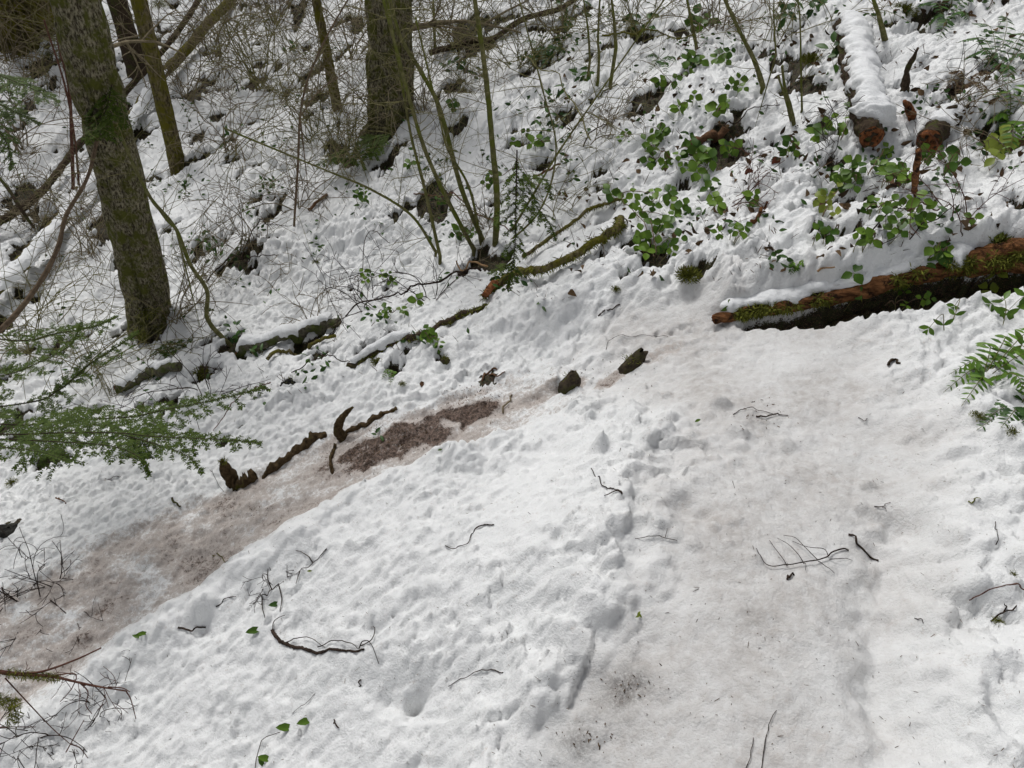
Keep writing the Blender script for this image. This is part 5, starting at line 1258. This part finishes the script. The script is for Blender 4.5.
def lone(label, leaves, stem=None, m='leaf_dark'):
    b = G(leaves[0][0], leaves[0][1]); t = thing('leafy_sprig', label, 'sprig', b, 'small leaves on the lower snow'); mb = MB()
    for x, y, l, a in leaves:
        c = G(x, y) + np.array([0, 0, .012]); v = RM @ np.array([math.cos(R(a)), math.sin(R(a)), 0]); n_ = unit(cam_dir(c) + np.array([0, 0, .5]))
        v = unit(v - n_ * np.dot(v, n_)); LL = l / F_PX * np.linalg.norm(c - CAM) * 1.0
        leaf(mb, c - v * LL * .5, v, n_, LL, LL * .42, rng.uniform(0, .6), .45, .35)
    mb.build('leaves', m, t)
    if stem:
        s = MB(); P = gp(stem, .004, 20, .008); tube(s, P, taper(20, .0014, .0010), 5); s.build('stem', 'twig_dark', t)
lone('single dark green leaf on snow left of the knobbly branch', [(255,632,16,20)], None, 'leaf')
lone('dark leaf held on the stub with small prongs', [(276,606,13,15)])
lone('tiny green sprig on the snow below the muddy trail', [(141,636,9,25),(137,638,8,160),(144,635,9,10)], None, 'leaf')
lone('sprig of spiny dark leaves on a bent stem at the bottom edge', [(306,723,16,20),(286,729,17,5),(266,760,14,-10),(262,764,10,-60)], [(255,772),(260,750),(268,738),(280,733)], 'leaf')
lone('tiny star-shaped olive leaf near the bottom centre', [(638,616,6,60),(639,618,6,-50),(637,619,5,200)], None, 'leaf_yellow')
lone('small green leaf on the mound just left of the trail', [(697,423,7,30)], None, 'leaf')
lone('tiny yellow-green leaf beside the branched dark twig', [(310,573,5,10)], None, 'leaf_yellow')
lone('small green sprig at the edge of the bare mud', [(378,432,9,60),(382,440,8,110),(374,436,6,160)], None, 'leaf_dark')
lone('tiny green leaf on snow below the bare mud', [(440,452,5,20)], None, 'leaf')

# ------------------------------------------------------------------ uncountable bits: needles, bark crumbs, low stalks and leaves under the snow
def scatter(n, poly, test=None):
    out = []
    while len(out) < n:
        x, y = rng.uniform(poly[0], poly[2]), rng.uniform(poly[1], poly[3])
        if test is None or test(x, y): out.append(G(x, y))
    return np.array(out)
mb = MB()
Q = scatter(620, (0, 380, 1024, 768))
a = rng.uniform(0, 6.28, len(Q)); d = np.stack([np.cos(a), np.sin(a), rng.uniform(-.1, .5, len(Q))], -1)
strips(mb, Q + (0, 0, .001), d, np.cross(d, (0, 0, 1.)), np.clip(rng.lognormal(-5.2, .6, len(Q)), .002, .025), .0015, rng.random(len(Q)))
cen = [(400,435),(360,455),(470,402),(628,685),(585,738),(760,417),(575,378),(620,375),(250,510)]
for c_ in cen:
    Q = np.array([G(c_[0] + rng.normal() * 16, c_[1] + rng.normal() * 9) for _ in range(170 if c_[1] < 500 and c_[0] < 500 else 28)])
    a = rng.uniform(0, 6.28, len(Q)); d = np.stack([np.cos(a), np.sin(a), rng.uniform(-.1, .3, len(Q))], -1)
    strips(mb, Q + (0, 0, .001), d, np.cross(d, (0, 0, 1.)), rng.uniform(.003, .012, len(Q)), .003, rng.random(len(Q)))
o = mb.build('forest_litter', 'litter'); tag(o, 'needles and crumbs of bark strewn over the snow', 'litter', None, 'stuff')
mb = MB()
def uy(x): return np.interp(x, [0, 230, 340, 480, 600, 715, 850, 1024], [470, 430, 385, 335, 285, 285, 265, 225])
Q = scatter(5000, (0, 0, 1024, 460), lambda x, y: y < uy(x) and vn2(np.array([x / 60.]), np.array([y / 38.]), 91)[0] > rng.normal() * .25 + (.02 if y < 240 else .25) + (.3 if x > 560 else 0))
a = rng.uniform(0, 6.28, len(Q)); d = np.stack([np.cos(a) * .8, np.sin(a) * .8, rng.uniform(0, 1.4, len(Q))], -1); d /= np.linalg.norm(d, axis=1)[:, None]
strips(mb, Q - (0, 0, .004), d, rvec(len(Q)), np.clip(rng.lognormal(-3.3, .55, len(Q)), .01, .12), .0035, rng.random(len(Q)))
o = mb.build('dead_stalks', 'litter'); tag(o, 'dead stalks and fine twig ends sticking out of the snow all over the slope', 'undergrowth', None, 'stuff')
mb = MB()
for m_, cnt, lab, nm in (('leaf_dark', 1200, 'small dark green leaves showing through the snow all over the slope', 'ground_cover'),):
    Q = scatter(cnt, (0, 0, 1024, 460), lambda x, y: y < uy(x) and vn2(np.array([x / 42.]), np.array([y / 30.]), 95)[0] > rng.normal() * .12 + (.22 if y < 200 else .38))
    for p in Q:
        d = unit(np.array([rng.normal(), rng.normal(), .3])); leaf(mb, p + (0, 0, rng.uniform(0, .03)), d, unit(cam_dir(p) + rng.normal(size=3) * .5), rng.uniform(.018, .045), rng.uniform(.010, .022))
    o = mb.build(nm, m_); tag(o, lab, 'undergrowth', None, 'stuff')

mb = MB()
Q = scatter(420, (560, 0, 1024, 300), lambda x, y: y < uy(x) and vn2(np.array([x / 45.]), np.array([y / 35.]), 97)[0] > rng.normal() * .15 + .1)
for p in Q:
    dv = unit(np.array([rng.normal(), rng.normal(), .4])); leaf(mb, p + (0, 0, rng.uniform(0, .03)), dv, unit(cam_dir(p) + rng.normal(size=3) * .8), rng.uniform(.015, .045), rng.uniform(.010, .030), None, .6, .6)
o = mb.build('leaf_litter', 'litter'); tag(o, 'curled brown dead leaves and scraps over the right-hand bank', 'litter', None, 'stuff')
